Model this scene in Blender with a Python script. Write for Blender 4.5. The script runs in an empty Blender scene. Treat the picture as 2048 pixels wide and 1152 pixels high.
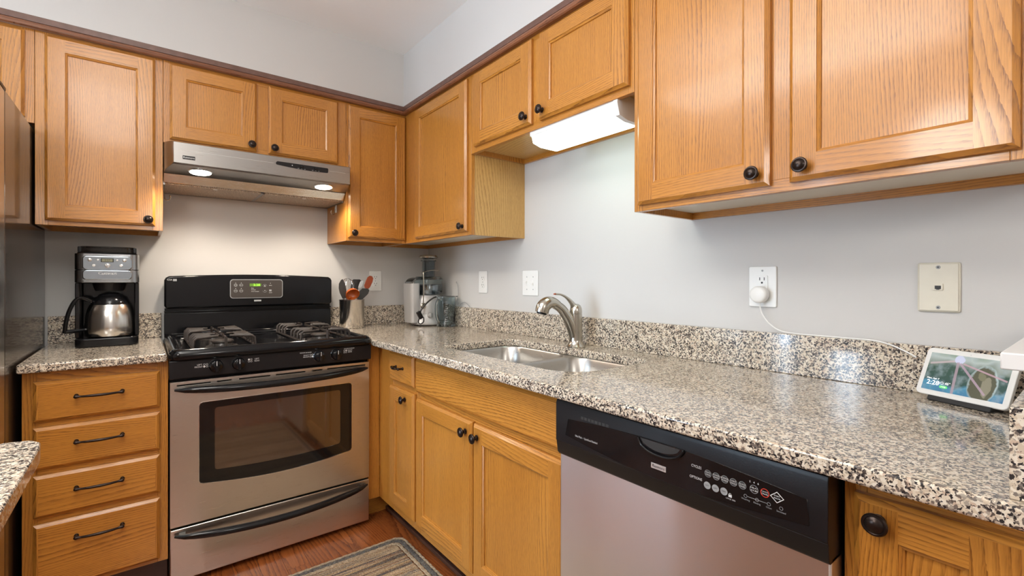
import bpy, bmesh, math, random
from mathutils import Vector, Matrix
from mathutils.geometry import tessellate_polygon
PI = math.pi
R = math.radians
random.seed(7)
S = bpy.context.scene
COL = S.collection

# ------------------------------------------------------------------ camera
cam_d = bpy.data.cameras.new('camera')
cam_d.sensor_width = 36.0
cam_d.lens = 941.34 / 2048 * 36
cam_d.shift_y = -(576 - 562.1) / 2048
cam_d.clip_start = 0.02
cam = bpy.data.objects.new('camera', cam_d)
COL.objects.link(cam)
cam.matrix_world = Matrix.Translation((-1.4717, -2.7564, 1.179)) @ Matrix.Rotation(-0.6661, 4, 'Z') @ Matrix.Rotation(R(90) - 0.0013, 4, 'X') @ Matrix.Rotation(0.0011, 4, 'Z')
S.camera = cam

# ------------------------------------------------------------------ world, exposure, large lights
W = bpy.data.worlds.new('world')
S.world = W
W.use_nodes = True
W.node_tree.nodes['Background'].inputs[0].default_value = (0.93, 0.96, 1.0, 1)
W.node_tree.nodes['Background'].inputs[1].default_value = 0.55
S.view_settings.view_transform = 'Standard'
S.view_settings.look = 'None'
S.view_settings.gamma = 1
S.view_settings.exposure = 0.53
S.cycles.use_denoising = True
S.cycles.max_bounces = 10
S.cycles.glossy_bounces = 5
S.cycles.transmission_bounces = 8
S.cycles.transparent_max_bounces = 8
S.cycles.sample_clamp_indirect = 6

def area(name, loc, rot, sx, sy, power, color):
    l = bpy.data.lights.new(name, 'AREA')
    l.shape = 'RECTANGLE'; l.size = sx; l.size_y = sy
    l.energy = power; l.color = color
    o = bpy.data.objects.new(name, l)
    COL.objects.link(o)
    o.location = loc; o.rotation_euler = rot
    return o
# daylight through the two glazed strips of the door on the far left
area('daylight_strip_near', (-3.66, -1.28, 1.05), (0, R(-90), 0), 1.9, 0.24, 30, (0.62, 0.80, 1.0))
area('daylight_strip_far', (-3.66, -0.76, 1.05), (0, R(-90), 0), 1.9, 0.16, 18, (0.62, 0.80, 1.0))

# ------------------------------------------------------------------ materials
def newmat(name):
    m = bpy.data.materials.new(name); m.use_nodes = True
    return m, m.node_tree, m.node_tree.nodes['Principled BSDF']

def setp(b, **k):
    names = dict(color='Base Color', rough='Roughness', metal='Metallic', ior='IOR', trans='Transmission Weight',
                 coat='Coat Weight', coatr='Coat Roughness', emis='Emission Color', estr='Emission Strength',
                 aniso='Anisotropic', spec='Specular IOR Level', alpha='Alpha', sheen='Sheen Weight')
    for a, v in k.items():
        if a in ('color', 'emis') and len(v) == 3: v = (*v, 1)
        b.inputs[names[a]].default_value = v

def plain(name, color, rough=0.5, bump=0.0, bscale=200.0, vary=0.0, **k):
    m, t, b = newmat(name)
    setp(b, color=color, rough=rough, **k)
    if bump or vary:
        tc = t.nodes.new('ShaderNodeTexCoord'); n = t.nodes.new('ShaderNodeTexNoise')
        n.inputs['Scale'].default_value = bscale; n.inputs['Detail'].default_value = 3
        t.links.new(tc.outputs['Object'], n.inputs['Vector'])
        if bump:
            bp = t.nodes.new('ShaderNodeBump'); bp.inputs['Strength'].default_value = bump; bp.inputs['Distance'].default_value = 0.002
            t.links.new(n.outputs['Fac'], bp.inputs['Height']); t.links.new(bp.outputs['Normal'], b.inputs['Normal'])
        if vary:
            mx = t.nodes.new('ShaderNodeMix'); mx.data_type = 'RGBA'
            mx.inputs[6].default_value = (*[c * (1 - vary) for c in color], 1)
            mx.inputs[7].default_value = (*[min(1, c * (1 + vary)) for c in color], 1)
            t.links.new(n.outputs['Fac'], mx.inputs[0]); t.links.new(mx.outputs[2], b.inputs['Base Color'])
    return m

def N(t, kind, **k):
    n = t.nodes.new('ShaderNode' + kind)
    for a, v in k.items():
        if a in ('operation', 'blend_type', 'data_type', 'feature', 'wave_type', 'bands_direction', 'interpolation', 'distance', 'noise_dimensions', 'voronoi_dimensions'): setattr(n, a, v)
        else: n.inputs[a].default_value = v
    return n

def ramp(t, fac, stops, interp='LINEAR'):
    r = t.nodes.new('ShaderNodeValToRGB'); r.color_ramp.interpolation = interp
    e = r.color_ramp.elements
    while len(e) < len(stops): e.new(0.5)
    for i, (p, c) in enumerate(stops):
        e[i].position = p; e[i].color = (*c, 1)
    t.links.new(fac, r.inputs['Fac'])
    return r.outputs['Color']

def mixc(t, fac, a, b, blend='MIX'):
    m = t.nodes.new('ShaderNodeMix'); m.data_type = 'RGBA'; m.blend_type = blend
    for s, v in ((0, fac), (6, a), (7, b)):
        if hasattr(v, 'is_linked') or hasattr(v, 'links'): t.links.new(v, m.inputs[s])
        else: m.inputs[s].default_value = v if s == 0 else (*v, 1)
    return m.outputs[2]

def mathn(t, op, a, b=0.0, clamp=False):
    m = t.nodes.new('ShaderNodeMath'); m.operation = op; m.use_clamp = clamp
    for s, v in ((0, a), (1, b)):
        if hasattr(v, 'links'): t.links.new(v, m.inputs[s])
        else: m.inputs[s].default_value = v
    return m.outputs[0]

def mapped(t, src, scale):
    mp = t.nodes.new('ShaderNodeMapping'); mp.inputs['Scale'].default_value = scale
    t.links.new(src, mp.inputs['Vector'])
    return mp.outputs['Vector']

def wood(name, light, mid, dark, pore, rough=0.3, ring=34.0, coat=0.35, lin=150.0):
    """oak seen through its UV map in metres: u across the board, v along the grain"""
    m, t, b = newmat(name)
    uv = t.nodes.new('ShaderNodeUVMap').outputs['UV']
    def nz(scale, detail, rgh=0.5, dist=0.0):
        n = N(t, 'TexNoise', Scale=1.0, Detail=detail, Roughness=rgh, Distortion=dist)
        t.links.new(mapped(t, uv, scale), n.inputs['Vector'])
        return n.outputs['Fac']
    sep = t.nodes.new('ShaderNodeSeparateXYZ'); t.links.new(uv, sep.inputs[0])
    # growth rings: straight grain plus a slow swell that folds it into cathedrals
    w = mathn(t, 'ADD', mathn(t, 'MULTIPLY', sep.outputs[0], lin), mathn(t, 'MULTIPLY', nz((4.6, 0.55, 1), 1.0, 0.35), ring))
    w = mathn(t, 'ADD', w, mathn(t, 'MULTIPLY', nz((90, 14, 1), 3.0, 0.6), 0.7))
    fr = mathn(t, 'FRACT', w)                                   # saw-tooth: porous early wood on one side
    s = mathn(t, 'MULTIPLY', mathn(t, 'POWER', fr, 2.6), mathn(t, 'MULTIPLY', nz((22, 2.2, 1), 2.0), 1.9), clamp=True)
    fine = nz((300, 5, 1), 3.0, 0.6)
    por = nz((700, 42, 1), 2.0, 0.55)
    big = nz((3.1, 0.9, 1), 1.0)
    base = mixc(t, ramp(t, big, [(0.3, (0, 0, 0)), (0.7, (1, 1, 1))]), light, mid)
    base = mixc(t, mathn(t, 'MULTIPLY', s, 0.66), base, dark)
    base = mixc(t, mathn(t, 'MULTIPLY', ramp(t, fine, [(0.40, (1, 1, 1)), (0.60, (0, 0, 0))]), 0.24), base, dark)
    pm = ramp(t, por, [(0.44, (0, 0, 0)), (0.58, (1, 1, 1))])
    pm = mathn(t, 'MULTIPLY', pm, mathn(t, 'MULTIPLY_ADD', s, 0.62)); pm.node.inputs[1].links[0].from_node.inputs[2].default_value = 0.06
    base = mixc(t, pm, base, pore)
    t.links.new(base, b.inputs['Base Color'])
    setp(b, rough=rough, coat=coat, coatr=0.12)
    bp = t.nodes.new('ShaderNodeBump'); bp.inputs['Strength'].default_value = 0.25; bp.inputs['Distance'].default_value = 0.0006; bp.invert = True
    t.links.new(pm, bp.inputs['Height']); t.links.new(bp.outputs['Normal'], b.inputs['Normal'])
    return m

M = {}
M['oak'] = wood('honey_oak', (0.615, 0.270, 0.046), (0.54, 0.222, 0.033), (0.28, 0.095, 0.013), (0.12, 0.036, 0.006))
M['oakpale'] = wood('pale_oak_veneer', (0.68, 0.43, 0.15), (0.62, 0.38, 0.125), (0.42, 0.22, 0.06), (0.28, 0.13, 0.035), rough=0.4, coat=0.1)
M['trimwood'] = wood('reddish_trim_wood', (0.30, 0.115, 0.05), (0.24, 0.09, 0.04), (0.14, 0.05, 0.025), (0.06, 0.02, 0.01), rough=0.3)
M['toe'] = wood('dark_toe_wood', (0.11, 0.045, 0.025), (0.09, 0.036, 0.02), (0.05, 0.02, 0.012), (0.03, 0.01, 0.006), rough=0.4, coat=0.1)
M['floorwood'] = wood('red_brown_floor_boards', (0.42, 0.125, 0.030), (0.31, 0.082, 0.019), (0.13, 0.030, 0.008), (0.06, 0.012, 0.004), rough=0.24, ring=26, lin=26.0)

def paint(name, color, rough=0.55, bump=0.12):
    m, t, b = newmat(name)
    tc = t.nodes.new('ShaderNodeTexCoord')
    n = N(t, 'TexNoise', Scale=2.2, Detail=2.0); t.links.new(tc.outputs['Object'], n.inputs['Vector'])
    c = mixc(t, n.outputs['Fac'], tuple(x * 0.97 for x in color), tuple(x * 1.03 for x in color))
    t.links.new(c, b.inputs['Base Color']); setp(b, rough=rough)
    f = N(t, 'TexNoise', Scale=90.0, Detail=3.0); t.links.new(mapped(t, tc.outputs['Object'], (1, 1, 2.2)), f.inputs['Vector'])
    bp = t.nodes.new('ShaderNodeBump'); bp.inputs['Strength'].default_value = bump; bp.inputs['Distance'].default_value = 0.001
    t.links.new(f.outputs['Fac'], bp.inputs['Height']); t.links.new(bp.outputs['Normal'], b.inputs['Normal'])
    return m
M['wall'] = paint('grey_wall_paint', (0.60, 0.588, 0.572))
M['ceil'] = paint('white_ceiling_paint', (0.92, 0.92, 0.91))
M['whitepaint'] = paint('white_trim_paint', (0.80, 0.80, 0.79), rough=0.35)

def granite():
    m, t, b = newmat('speckled_granite')
    tc = t.nodes.new('ShaderNodeTexCoord')
    P = tc.outputs['Object']
    d = N(t, 'TexNoise', Scale=210.0, Detail=2.0); t.links.new(P, d.inputs['Vector'])
    vm = t.nodes.new('ShaderNodeVectorMath'); vm.operation = 'MULTIPLY_ADD'
    t.links.new(d.outputs['Color'], vm.inputs[0]); vm.inputs[1].default_value = (0.0065,) * 3; t.links.new(P, vm.inputs[2])
    def vor(scale, off):
        mp = t.nodes.new('ShaderNodeMapping'); mp.inputs['Location'].default_value = off
        t.links.new(vm.outputs[0], mp.inputs['Vector'])
        v = N(t, 'TexVoronoi', Scale=scale); t.links.new(mp.outputs[0], v.inputs['Vector'])
        sx = t.nodes.new('ShaderNodeSeparateColor'); t.links.new(v.outputs['Color'], sx.inputs[0])
        return sx.outputs[0], sx.outputs[1]
    a, a2 = vor(235.0, (0, 0, 0)); c, c2 = vor(310.0, (3, 1, 2))
    cream = ramp(t, a, [(0, (0.70, 0.615, 0.49)), (0.30, (0.60, 0.50, 0.38)), (0.52, (0.77, 0.70, 0.59)), (0.70, (0.38, 0.33, 0.27)), (0.83, (0.20, 0.17, 0.15)), (0.92, (0.56, 0.43, 0.33))], 'CONSTANT')
    clump = N(t, 'TexNoise', Scale=75.0, Detail=2.0); t.links.new(P, clump.inputs['Vector'])
    th = mathn(t, 'ADD', c, mathn(t, 'MULTIPLY', clump.outputs['Fac'], 1.1))
    dark = ramp(t, th, [(0, (0, 0, 0)), (0.5, (0, 0, 0)), (0.61, (1, 1, 1))], 'CONSTANT')
    # th runs about 0.3 .. 1.7, squeeze it
    t.links.new(mathn(t, 'MULTIPLY', th, 0.5), dark.node.inputs['Fac'])
    dk = ramp(t, c2, [(0, (0.028, 0.026, 0.028)), (0.45, (0.095, 0.075, 0.065)), (0.75, (0.17, 0.135, 0.115))], 'CONSTANT')
    col = mixc(t, dark, cream, dk)
    t.links.new(col, b.inputs['Base Color'])
    setp(b, rough=0.13, coat=0.3, coatr=0.04)
    bn = N(t, 'TexNoise', Scale=30.0, Detail=1.0); t.links.new(P, bn.inputs['Vector'])
    bp = t.nodes.new('ShaderNodeBump'); bp.inputs['Strength'].default_value = 0.06; bp.inputs['Distance'].default_value = 0.002
    t.links.new(bn.outputs['Fac'], bp.inputs['Height']); t.links.new(bp.outputs['Normal'], b.inputs['Normal'])
    return m
M['granite'] = granite()

def steel(name, color, rough, stretch, aniso=0.0, var=.16):
    m, t, b = newmat(name)
    setp(b, color=color, rough=rough, metal=1.0, aniso=aniso)
    tc = t.nodes.new('ShaderNodeTexCoord')
    n = N(t, 'TexNoise', Scale=1.0, Detail=4.0, Roughness=0.7); t.links.new(mapped(t, tc.outputs['Object'], stretch), n.inputs['Vector'])
    r = mathn(t, 'MULTIPLY_ADD', n.outputs['Fac'], var); r.node.inputs[2].default_value = rough - var / 2
    t.links.new(r, b.inputs['Roughness'])
    bp = t.nodes.new('ShaderNodeBump'); bp.inputs['Strength'].default_value = 0.04; bp.inputs['Distance'].default_value = 0.0004
    t.links.new(n.outputs['Fac'], bp.inputs['Height']); t.links.new(bp.outputs['Normal'], b.inputs['Normal'])
    return m
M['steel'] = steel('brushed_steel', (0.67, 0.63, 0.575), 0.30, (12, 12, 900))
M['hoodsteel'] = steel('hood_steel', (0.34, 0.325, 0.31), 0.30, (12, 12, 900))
M['dwsteel'] = steel('door_steel', (0.86, 0.84, 0.82), 0.36, (5, 5, 1300), var=.08)
M['lipsteel'] = steel('stove_lit_lip_steel', (0.90, 0.87, 0.84), 0.26, (12, 12, 900), var=.1)  # pale base colour stands in for light the lip reflects from the stove
M['steelv'] = steel('satin_steel', (0.68, 0.66, 0.63), 0.22, (400, 400, 8))
M['sink'] = steel('sink_steel', (0.47, 0.455, 0.43), 0.30, (60, 60, 500))
M['nickel'] = steel('brushed_nickel', (0.52, 0.49, 0.43), 0.22, (300, 300, 900))
M['headsteel'] = steel('coffee_machine_steel', (0.36, 0.37, 0.38), 0.22, (12, 12, 900))
M['bluechrome'] = plain('polished_front_plate', (0.42, 0.47, 0.52), 0.10, metal=1.0, bump=0.12, bscale=22)
M['chrome'] = plain('polished_chrome', (0.75, 0.77, 0.80), 0.08, metal=1.0, bump=0.02, bscale=8)
M['enamel'] = plain('black_enamel', (0.005, 0.005, 0.006), 0.10, spec=0.35, bump=0.04, bscale=12)
M['blackgloss'] = plain('black_gloss_plastic', (0.007, 0.007, 0.008), 0.13, spec=0.4, bump=0.03, bscale=30)
M['black'] = plain('black_plastic', (0.011, 0.010, 0.011), 0.30, spec=0.3, bump=0.05, bscale=300)
M['matteblack'] = plain('matte_black_plastic', (0.02, 0.02, 0.021), 0.6, bump=0.1, bscale=400)
M['fridgeside'] = plain('black_textured_metal', (0.035, 0.024, 0.018), 0.20, bump=0.2, bscale=520, coat=0.5, coatr=0.06)
M['bronze'] = plain('oil_rubbed_bronze', (0.035, 0.024, 0.020), 0.28, metal=0.75, vary=0.3, bscale=90)
M['iron'] = plain('cast_iron', (0.045, 0.035, 0.03), 0.38, bump=0.5, bscale=600)
M['ovenglass'] = plain('dark_oven_glass', (0.050, 0.022, 0.010), 0.05, ior=2.1, bump=0.01, bscale=5)  # brown reflection in the inner pane is put into its colour
M['ovenborder'] = plain('black_oven_glass', (0.007, 0.006, 0.006), 0.06, bump=0.01, bscale=5)
M['white'] = plain('white_plastic', (0.82, 0.82, 0.80), 0.32, bump=0.03, bscale=60)
M['ivory'] = plain('ivory_plastic', (0.70, 0.66, 0.55), 0.4, vary=0.05, bscale=40)
M['slot'] = plain('dark_slot', (0.03, 0.03, 0.03), 0.6, vary=0.1)
M['melamine'] = plain('pale_cabinet_underside', (0.72, 0.66, 0.55), 0.45, vary=0.05, bscale=6)
M['silverplastic'] = plain('silver_plastic', (0.60, 0.60, 0.60), 0.30, metal=0.35, vary=0.03)
def clear(name, color, rough, dark=False):
    m, t, b = newmat(name)
    tc = t.nodes.new('ShaderNodeTexCoord'); n = N(t, 'TexNoise', Scale=25.0); t.links.new(tc.outputs['Object'], n.inputs['Vector'])
    c = mixc(t, n.outputs['Fac'], tuple(x * 0.96 for x in color), color); t.links.new(c, b.inputs['Base Color'])
    setp(b, rough=rough, trans=1.0, ior=1.38)
    return m
M['clear'] = clear('clear_bluish_plastic', (0.80, 0.90, 0.93), 0.03)
M['smoke'] = clear('smoked_plastic', (0.58, 0.63, 0.66), 0.05)
M['lidsmoke'] = clear('dark_smoked_lid', (0.16, 0.14, 0.13), 0.05)
M['orange'] = plain('orange_nylon', (0.55, 0.12, 0.02), 0.25, vary=0.15, bscale=60, coat=0.3)
M['red'] = plain('rust_red_nylon', (0.33, 0.055, 0.012), 0.35, vary=0.15, bscale=90)
M['greyblack'] = plain('charcoal_nylon', (0.035, 0.033, 0.032), 0.4, vary=0.2, bscale=90)
M['print'] = plain('white_print', (0.72, 0.72, 0.72), 0.5, vary=0.05)
M['greyprint'] = plain('grey_print', (0.33, 0.34, 0.35), 0.5, vary=0.05)
M['redprint'] = plain('red_print', (0.60, 0.04, 0.02), 0.5, vary=0.05)
M['darkprint'] = plain('dark_print', (0.02, 0.02, 0.02), 0.5, vary=0.05)
M['button'] = plain('silver_button', (0.70, 0.70, 0.68), 0.25, metal=0.7, vary=0.03)
M['lcd'] = plain('grey_green_lcd', (0.30, 0.30, 0.20), 0.2, vary=0.05)
M['panelgrey'] = plain('dark_grey_panel', (0.055, 0.047, 0.042), 0.25, vary=0.25, bscale=900)
def emit(name, color, strength, base=(0.8, 0.8, 0.8)):
    m, t, b = newmat(name)
    setp(b, color=base, rough=0.4, emis=color, estr=strength)
    tc = t.nodes.new('ShaderNodeTexCoord'); n = N(t, 'TexNoise', Scale=6.0); t.links.new(tc.outputs['Object'], n.inputs['Vector'])
    c = mixc(t, n.outputs['Fac'], tuple(x * 0.97 for x in base), base); t.links.new(c, b.inputs['Base Color'])
    return m
M['green'] = emit('green_digits', (0.35, 0.95, 0.05), 1.6, (0.1, 0.3, 0.02))
M['greendim'] = emit('dim_green_window', (0.12, 0.30, 0.02), 0.35, (0.08, 0.14, 0.02))
M['fluor'] = emit('fluorescent_diffuser', (0.80, 1.0, 0.88), 3.6)
M['halogen'] = emit('warm_hood_lamp', (1.0, 0.88, 0.70), 22.0)
M['ceillamp'] = emit('ceiling_diffuser', (1.0, 0.965, 0.91), 7.0)
M['globe'] = emit('added_fill_globe', (1.0, 0.96, 0.90), 17.0)  # glow of the added, unseen pendant globes
M['screentext'] = emit('white_screen_text', (1, 1, 1), 1.0)
M['screengreen'] = emit('green_screen_tag', (0.10, 0.75, 0.15), 0.8, (0.05, 0.3, 0.05))

def filtermesh():
    m, t, b = newmat('aluminium_filter_mesh')
    tc = t.nodes.new('ShaderNodeTexCoord')
    v = N(t, 'TexVoronoi', Scale=260.0); t.links.new(tc.outputs['Object'], v.inputs['Vector'])
    c = ramp(t, v.outputs['Distance'], [(0.1, (0.95, 0.80, 0.62)), (0.6, (0.36, 0.27, 0.20))])
    t.links.new(c, b.inputs['Base Color']); setp(b, rough=0.45, metal=0.5)
    bp = t.nodes.new('ShaderNodeBump'); bp.inputs['Distance'].default_value = 0.002
    t.links.new(v.outputs['Distance'], bp.inputs['Height']); t.links.new(bp.outputs['Normal'], b.inputs['Normal'])
    return m
M['filter'] = filtermesh()

def rugmat(name, stops, dirscale, weave=True, rough=0.95):
    m, t, b = newmat(name)
    tc = t.nodes.new('ShaderNodeTexCoord'); P = tc.outputs['Object']
    st = N(t, 'TexNoise', Scale=1.0, Detail=2.5, Roughness=0.7); t.links.new(mapped(t, P, dirscale), st.inputs['Vector'])
    c = ramp(t, st.outputs['Fac'], stops)
    fl = N(t, 'TexVoronoi', Scale=1.0); t.links.new(mapped(t, P, (150, 260, 100)), fl.inputs['Vector'])
    sx = t.nodes.new('ShaderNodeSeparateColor'); t.links.new(fl.outputs['Color'], sx.inputs[0])
    fleck = ramp(t, sx.outputs[0], [(0, (0.52, 0.37, 0.21)), (0.25, (0.24, 0.20, 0.18)), (0.5, (0.68, 0.55, 0.38)), (0.75, (0.36, 0.18, 0.08))], 'CONSTANT')
    c = mixc(t, 0.24 if weave else 0.15, c, fleck)
    t.links.new(c, b.inputs['Base Color']); setp(b, rough=rough)
    bp = t.nodes.new('ShaderNodeBump'); bp.inputs['Distance'].default_value = 0.006; bp.inputs['Strength'].default_value = 0.8; bp.invert = True
    t.links.new(fl.outputs['Distance'], bp.inputs['Height']); t.links.new(bp.outputs['Normal'], b.inputs['Normal'])
    return m
M['rug'] = rugmat('striped_jute_weave', [(0.38, (0.02, 0.025, 0.035)), (0.43, (0.20, 0.12, 0.07)), (0.465, (0.56, 0.38, 0.18)), (0.50, (0.13, 0.115, 0.11)), (0.535, (0.60, 0.44, 0.25)), (0.575, (0.26, 0.14, 0.08)), (0.62, (0.05, 0.05, 0.06))], (0.7, 26, 1))
M['rugtan'] = rugmat('tan_jute_braid', [(0.3, (0.36, 0.27, 0.17)), (0.7, (0.54, 0.42, 0.28))], (60, 60, 10), False)
M['rugblue'] = rugmat('blue_grey_braid', [(0.3, (0.035, 0.042, 0.05)), (0.7, (0.13, 0.135, 0.13))], (60, 60, 10), False)

# ------------------------------------------------------------------ mesh builder
class MB:
    def __init__(s):
        s.bm = bmesh.new(); s.uv = s.bm.loops.layers.uv.new('UVMap'); s.mats = []
    def mi(s, m):
        if m not in s.mats: s.mats.append(m)
        return s.mats.index(m)
    def _uv(s, f, g, off):
        for l in f.loops:
            x, y, z = l.vert.co
            if g == 'z': u, v = x + y * 0.7, z
            elif g == 'x': u, v = z + y * 0.7, x
            else: u, v = x + z * 0.7, y
            l[s.uv].uv = (u + off[0], v + off[1])
    def quad(s, pts, mat, hint=None, g='z', off=(0, 0)):
        vs = [s.bm.verts.new(p) for p in pts]
        f = s.bm.faces.new(vs); f.normal_update()
        if hint is not None and f.normal.dot(Vector(hint)) < 0: f.normal_flip()
        f.material_index = s.mi(mat); s._uv(f, g, off)
        return f
    def fin(s, faces, mat, g='z', off=None, recalc=True):
        if off is None: off = (random.uniform(0, 9), random.uniform(0, 9))
        i = s.mi(mat)
        if recalc: bmesh.ops.recalc_face_normals(s.bm, faces=faces)
        for f in faces:
            f.material_index = i; s._uv(f, g, off)
    def box(s, x0, x1, y0, y1, z0, z1, mat, g='z', off=None, mtx=None):
        x0, x1 = sorted((x0, x1)); y0, y1 = sorted((y0, y1)); z0, z1 = sorted((z0, z1))
        c = [(x0, y0, z0), (x1, y0, z0), (x1, y1, z0), (x0, y1, z0), (x0, y0, z1), (x1, y0, z1), (x1, y1, z1), (x0, y1, z1)]
        if mtx: c = [mtx @ Vector(p) for p in c]
        v = [s.bm.verts.new(p) for p in c]
        fs = [s.bm.faces.new([v[i] for i in q]) for q in ((0, 3, 2, 1), (4, 5, 6, 7), (0, 1, 5, 4), (1, 2, 6, 5), (2, 3, 7, 6), (3, 0, 4, 7))]
        s.fin(fs, mat, g, off)
    def lathe(s, prof, mat, mtx=None, n=32, cap=True, a0=0, a1=2 * PI, sx=1, sy=1):
        mtx = mtx or Matrix()
        full = abs(a1 - a0 - 2 * PI) < 1e-6
        k = n if full else n + 1
        rings = []
        for r, z in prof:
            if r < 1e-6: rings.append([s.bm.verts.new(mtx @ Vector((0, 0, z)))])
            else: rings.append([s.bm.verts.new(mtx @ Vector((r * sx * math.cos(a0 + (a1 - a0) * i / n), r * sy * math.sin(a0 + (a1 - a0) * i / n), z))) for i in range(k)])
        fs = []
        for a, b in zip(rings, rings[1:]):
            m = k if full else k - 1
            for i in range(m):
                j = (i + 1) % k
                if len(a) == 1 and len(b) == 1: continue
                if len(a) == 1: fs.append(s.bm.faces.new((a[0], b[j], b[i])))
                elif len(b) == 1: fs.append(s.bm.faces.new((a[i], a[j], b[0])))
                else: fs.append(s.bm.faces.new((a[i], a[j], b[j], b[i])))
        if cap and full:
            for rg in (rings[0], rings[-1]):
                if len(rg) > 2: fs.append(s.bm.faces.new(rg))
        s.fin(fs, mat)
    def tube(s, pts, rad, mat, n=12, closed=False, flat=None):
        """tube through pts; rad one number, a list, or a list of (a, b) half axes (a sideways to flat, b along flat)"""
        P = [Vector(p) for p in pts]; K = len(P)
        if not isinstance(rad, (list, tuple)): rad = [rad] * K
        T = []
        for i in range(K):
            if closed: d = P[(i + 1) % K] - P[i - 1]
            else: d = P[min(i + 1, K - 1)] - P[max(i - 1, 0)]
            T.append(d.normalized())
        up = Vector(flat) if flat else (Vector((0, 0, 1)) if abs(T[0].z) < 0.9 else Vector((1, 0, 0)))
        rings = []
        for i in range(K):
            if not flat and i: up = up
            b = (up - T[i] * up.dot(T[i]))
            if b.length < 1e-4: b = T[i].orthogonal()
            b.normalize(); a = T[i].cross(b)
            if not flat: up = b
            r = rad[i]; ra, rb = (r if isinstance(r, (tuple, list)) else (r, r))
            rings.append([s.bm.verts.new(P[i] + a * ra * math.cos(2 * PI * q / n) + b * rb * math.sin(2 * PI * q / n)) for q in range(n)])
        fs = []
        m = K if closed else K - 1
        for i in range(m):
            A, B = rings[i], rings[(i + 1) % K]
            for q in range(n):
                fs.append(s.bm.faces.new((A[q], A[(q + 1) % n], B[(q + 1) % n], B[q])))
        if not closed:
            fs.append(s.bm.faces.new(rings[0])); fs.append(s.bm.faces.new(rings[-1]))
        s.fin(fs, mat)
    def prism(s, outer, d0, d1, mat, axis='z', holes=(), g='z', off=None):
        """polygon in 2D swept along axis. axis z: (x,y); y: (x,z); x: (y,z)"""
        def p3(p, d):
            return {'z': (p[0], p[1], d), 'y': (p[0], d, p[1]), 'x': (d, p[0], p[1])}[axis]
        loops = [list(outer)] + [list(h) for h in holes]
        tris = tessellate_polygon([[Vector((p[0], p[1], 0)) for p in lp] for lp in loops])
        flat = [p for lp in loops for p in lp]
        fs = []
        V0 = [s.bm.verts.new(p3(p, d0)) for p in flat]; V1 = [s.bm.verts.new(p3(p, d1)) for p in flat]
        if holes:
            for a, b, c in tris:
                fs.append(s.bm.faces.new((V0[a], V0[b], V0[c]))); fs.append(s.bm.faces.new((V1[a], V1[b], V1[c])))
        else:
            fs.append(s.bm.faces.new(V0)); fs.append(s.bm.faces.new(V1))
        k = 0
        for lp in loops:
            m = len(lp)
            for i in range(m):
                j = (i + 1) % m
                fs.append(s.bm.faces.new((V0[k + i], V0[k + j], V1[k + j], V1[k + i])))
            k += m
        s.fin(fs, mat, g, off)
    def ball(s, c, r, mat, sc=(1, 1, 1), n=16, mtx=None):
        prof = [(math.sin(PI * i / n) * r, -math.cos(PI * i / n) * r) for i in range(n + 1)]
        m = Matrix.Translation(c) @ (mtx or Matrix()) @ Matrix.Diagonal((*sc, 1))
        s.lathe(prof, mat, m, n=2 * n, cap=False)
    def loft(s, secs, mat, caps=True):
        rings = [[s.bm.verts.new(p) for p in sc] for sc in secs]
        fs = []; n = len(rings[0])
        for A, B in zip(rings, rings[1:]):
            for q in range(n): fs.append(s.bm.faces.new((A[q], A[(q + 1) % n], B[(q + 1) % n], B[q])))
        if caps: fs.append(s.bm.faces.new(rings[0])); fs.append(s.bm.faces.new(rings[-1]))
        s.fin(fs, mat)
    def text(s, body, size, origin, xd, yd, mat, align='CENTER', depth=0.0004, stretch=1.0):
        cu = bpy.data.curves.new('t', 'FONT'); cu.body = body; cu.size = size; cu.align_x = align; cu.align_y = 'CENTER'; cu.resolution_u = 2
        ob = bpy.data.objects.new('t', cu); COL.objects.link(ob)
        dg = bpy.context.evaluated_depsgraph_get(); dg.update()
        me = ob.evaluated_get(dg).to_mesh()
        X = Vector(xd).normalized(); Y = Vector(yd).normalized(); Z = X.cross(Y)
        o = Vector(origin) + Z * depth
        vs = [s.bm.verts.new(o + X * v.co.x * stretch + Y * v.co.y) for v in me.vertices]
        i = s.mi(mat)
        for p in me.polygons:
            try:
                f = s.bm.faces.new([vs[q] for q in p.vertices]); f.material_index = i; f.normal_update()
                if f.normal.dot(Z) < 0: f.normal_flip()
            except ValueError: pass
        ob.evaluated_get(dg).to_mesh_clear()
        bpy.data.objects.remove(ob); bpy.data.curves.remove(cu)
    def ring(s, c, r, w, xd, yd, mat, depth=0.0004, n=20, a0=0.0, a1=2 * PI):
        X = Vector(xd).normalized(); Y = Vector(yd).normalized(); Z = X.cross(Y); c = Vector(c) + Z * depth
        for i in range(n):
            p = a0 + (a1 - a0) * i / n; q = a0 + (a1 - a0) * (i + 1) / n
            f = lambda rr, t_: c + (X * math.cos(t_) + Y * math.sin(t_)) * rr
            s.quad([f(r - w, p), f(r, p), f(r, q), f(r - w, q)], mat, Z)
    def disc(s, c, r, xd, yd, mat, depth=0.0003, n=20):
        X = Vector(xd).normalized(); Y = Vector(yd).normalized(); Z = X.cross(Y); c = Vector(c) + Z * depth
        s.quad([c + (X * math.cos(2 * PI * i / n) + Y * math.sin(2 * PI * i / n)) * r for i in range(n)], mat, Z)
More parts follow.
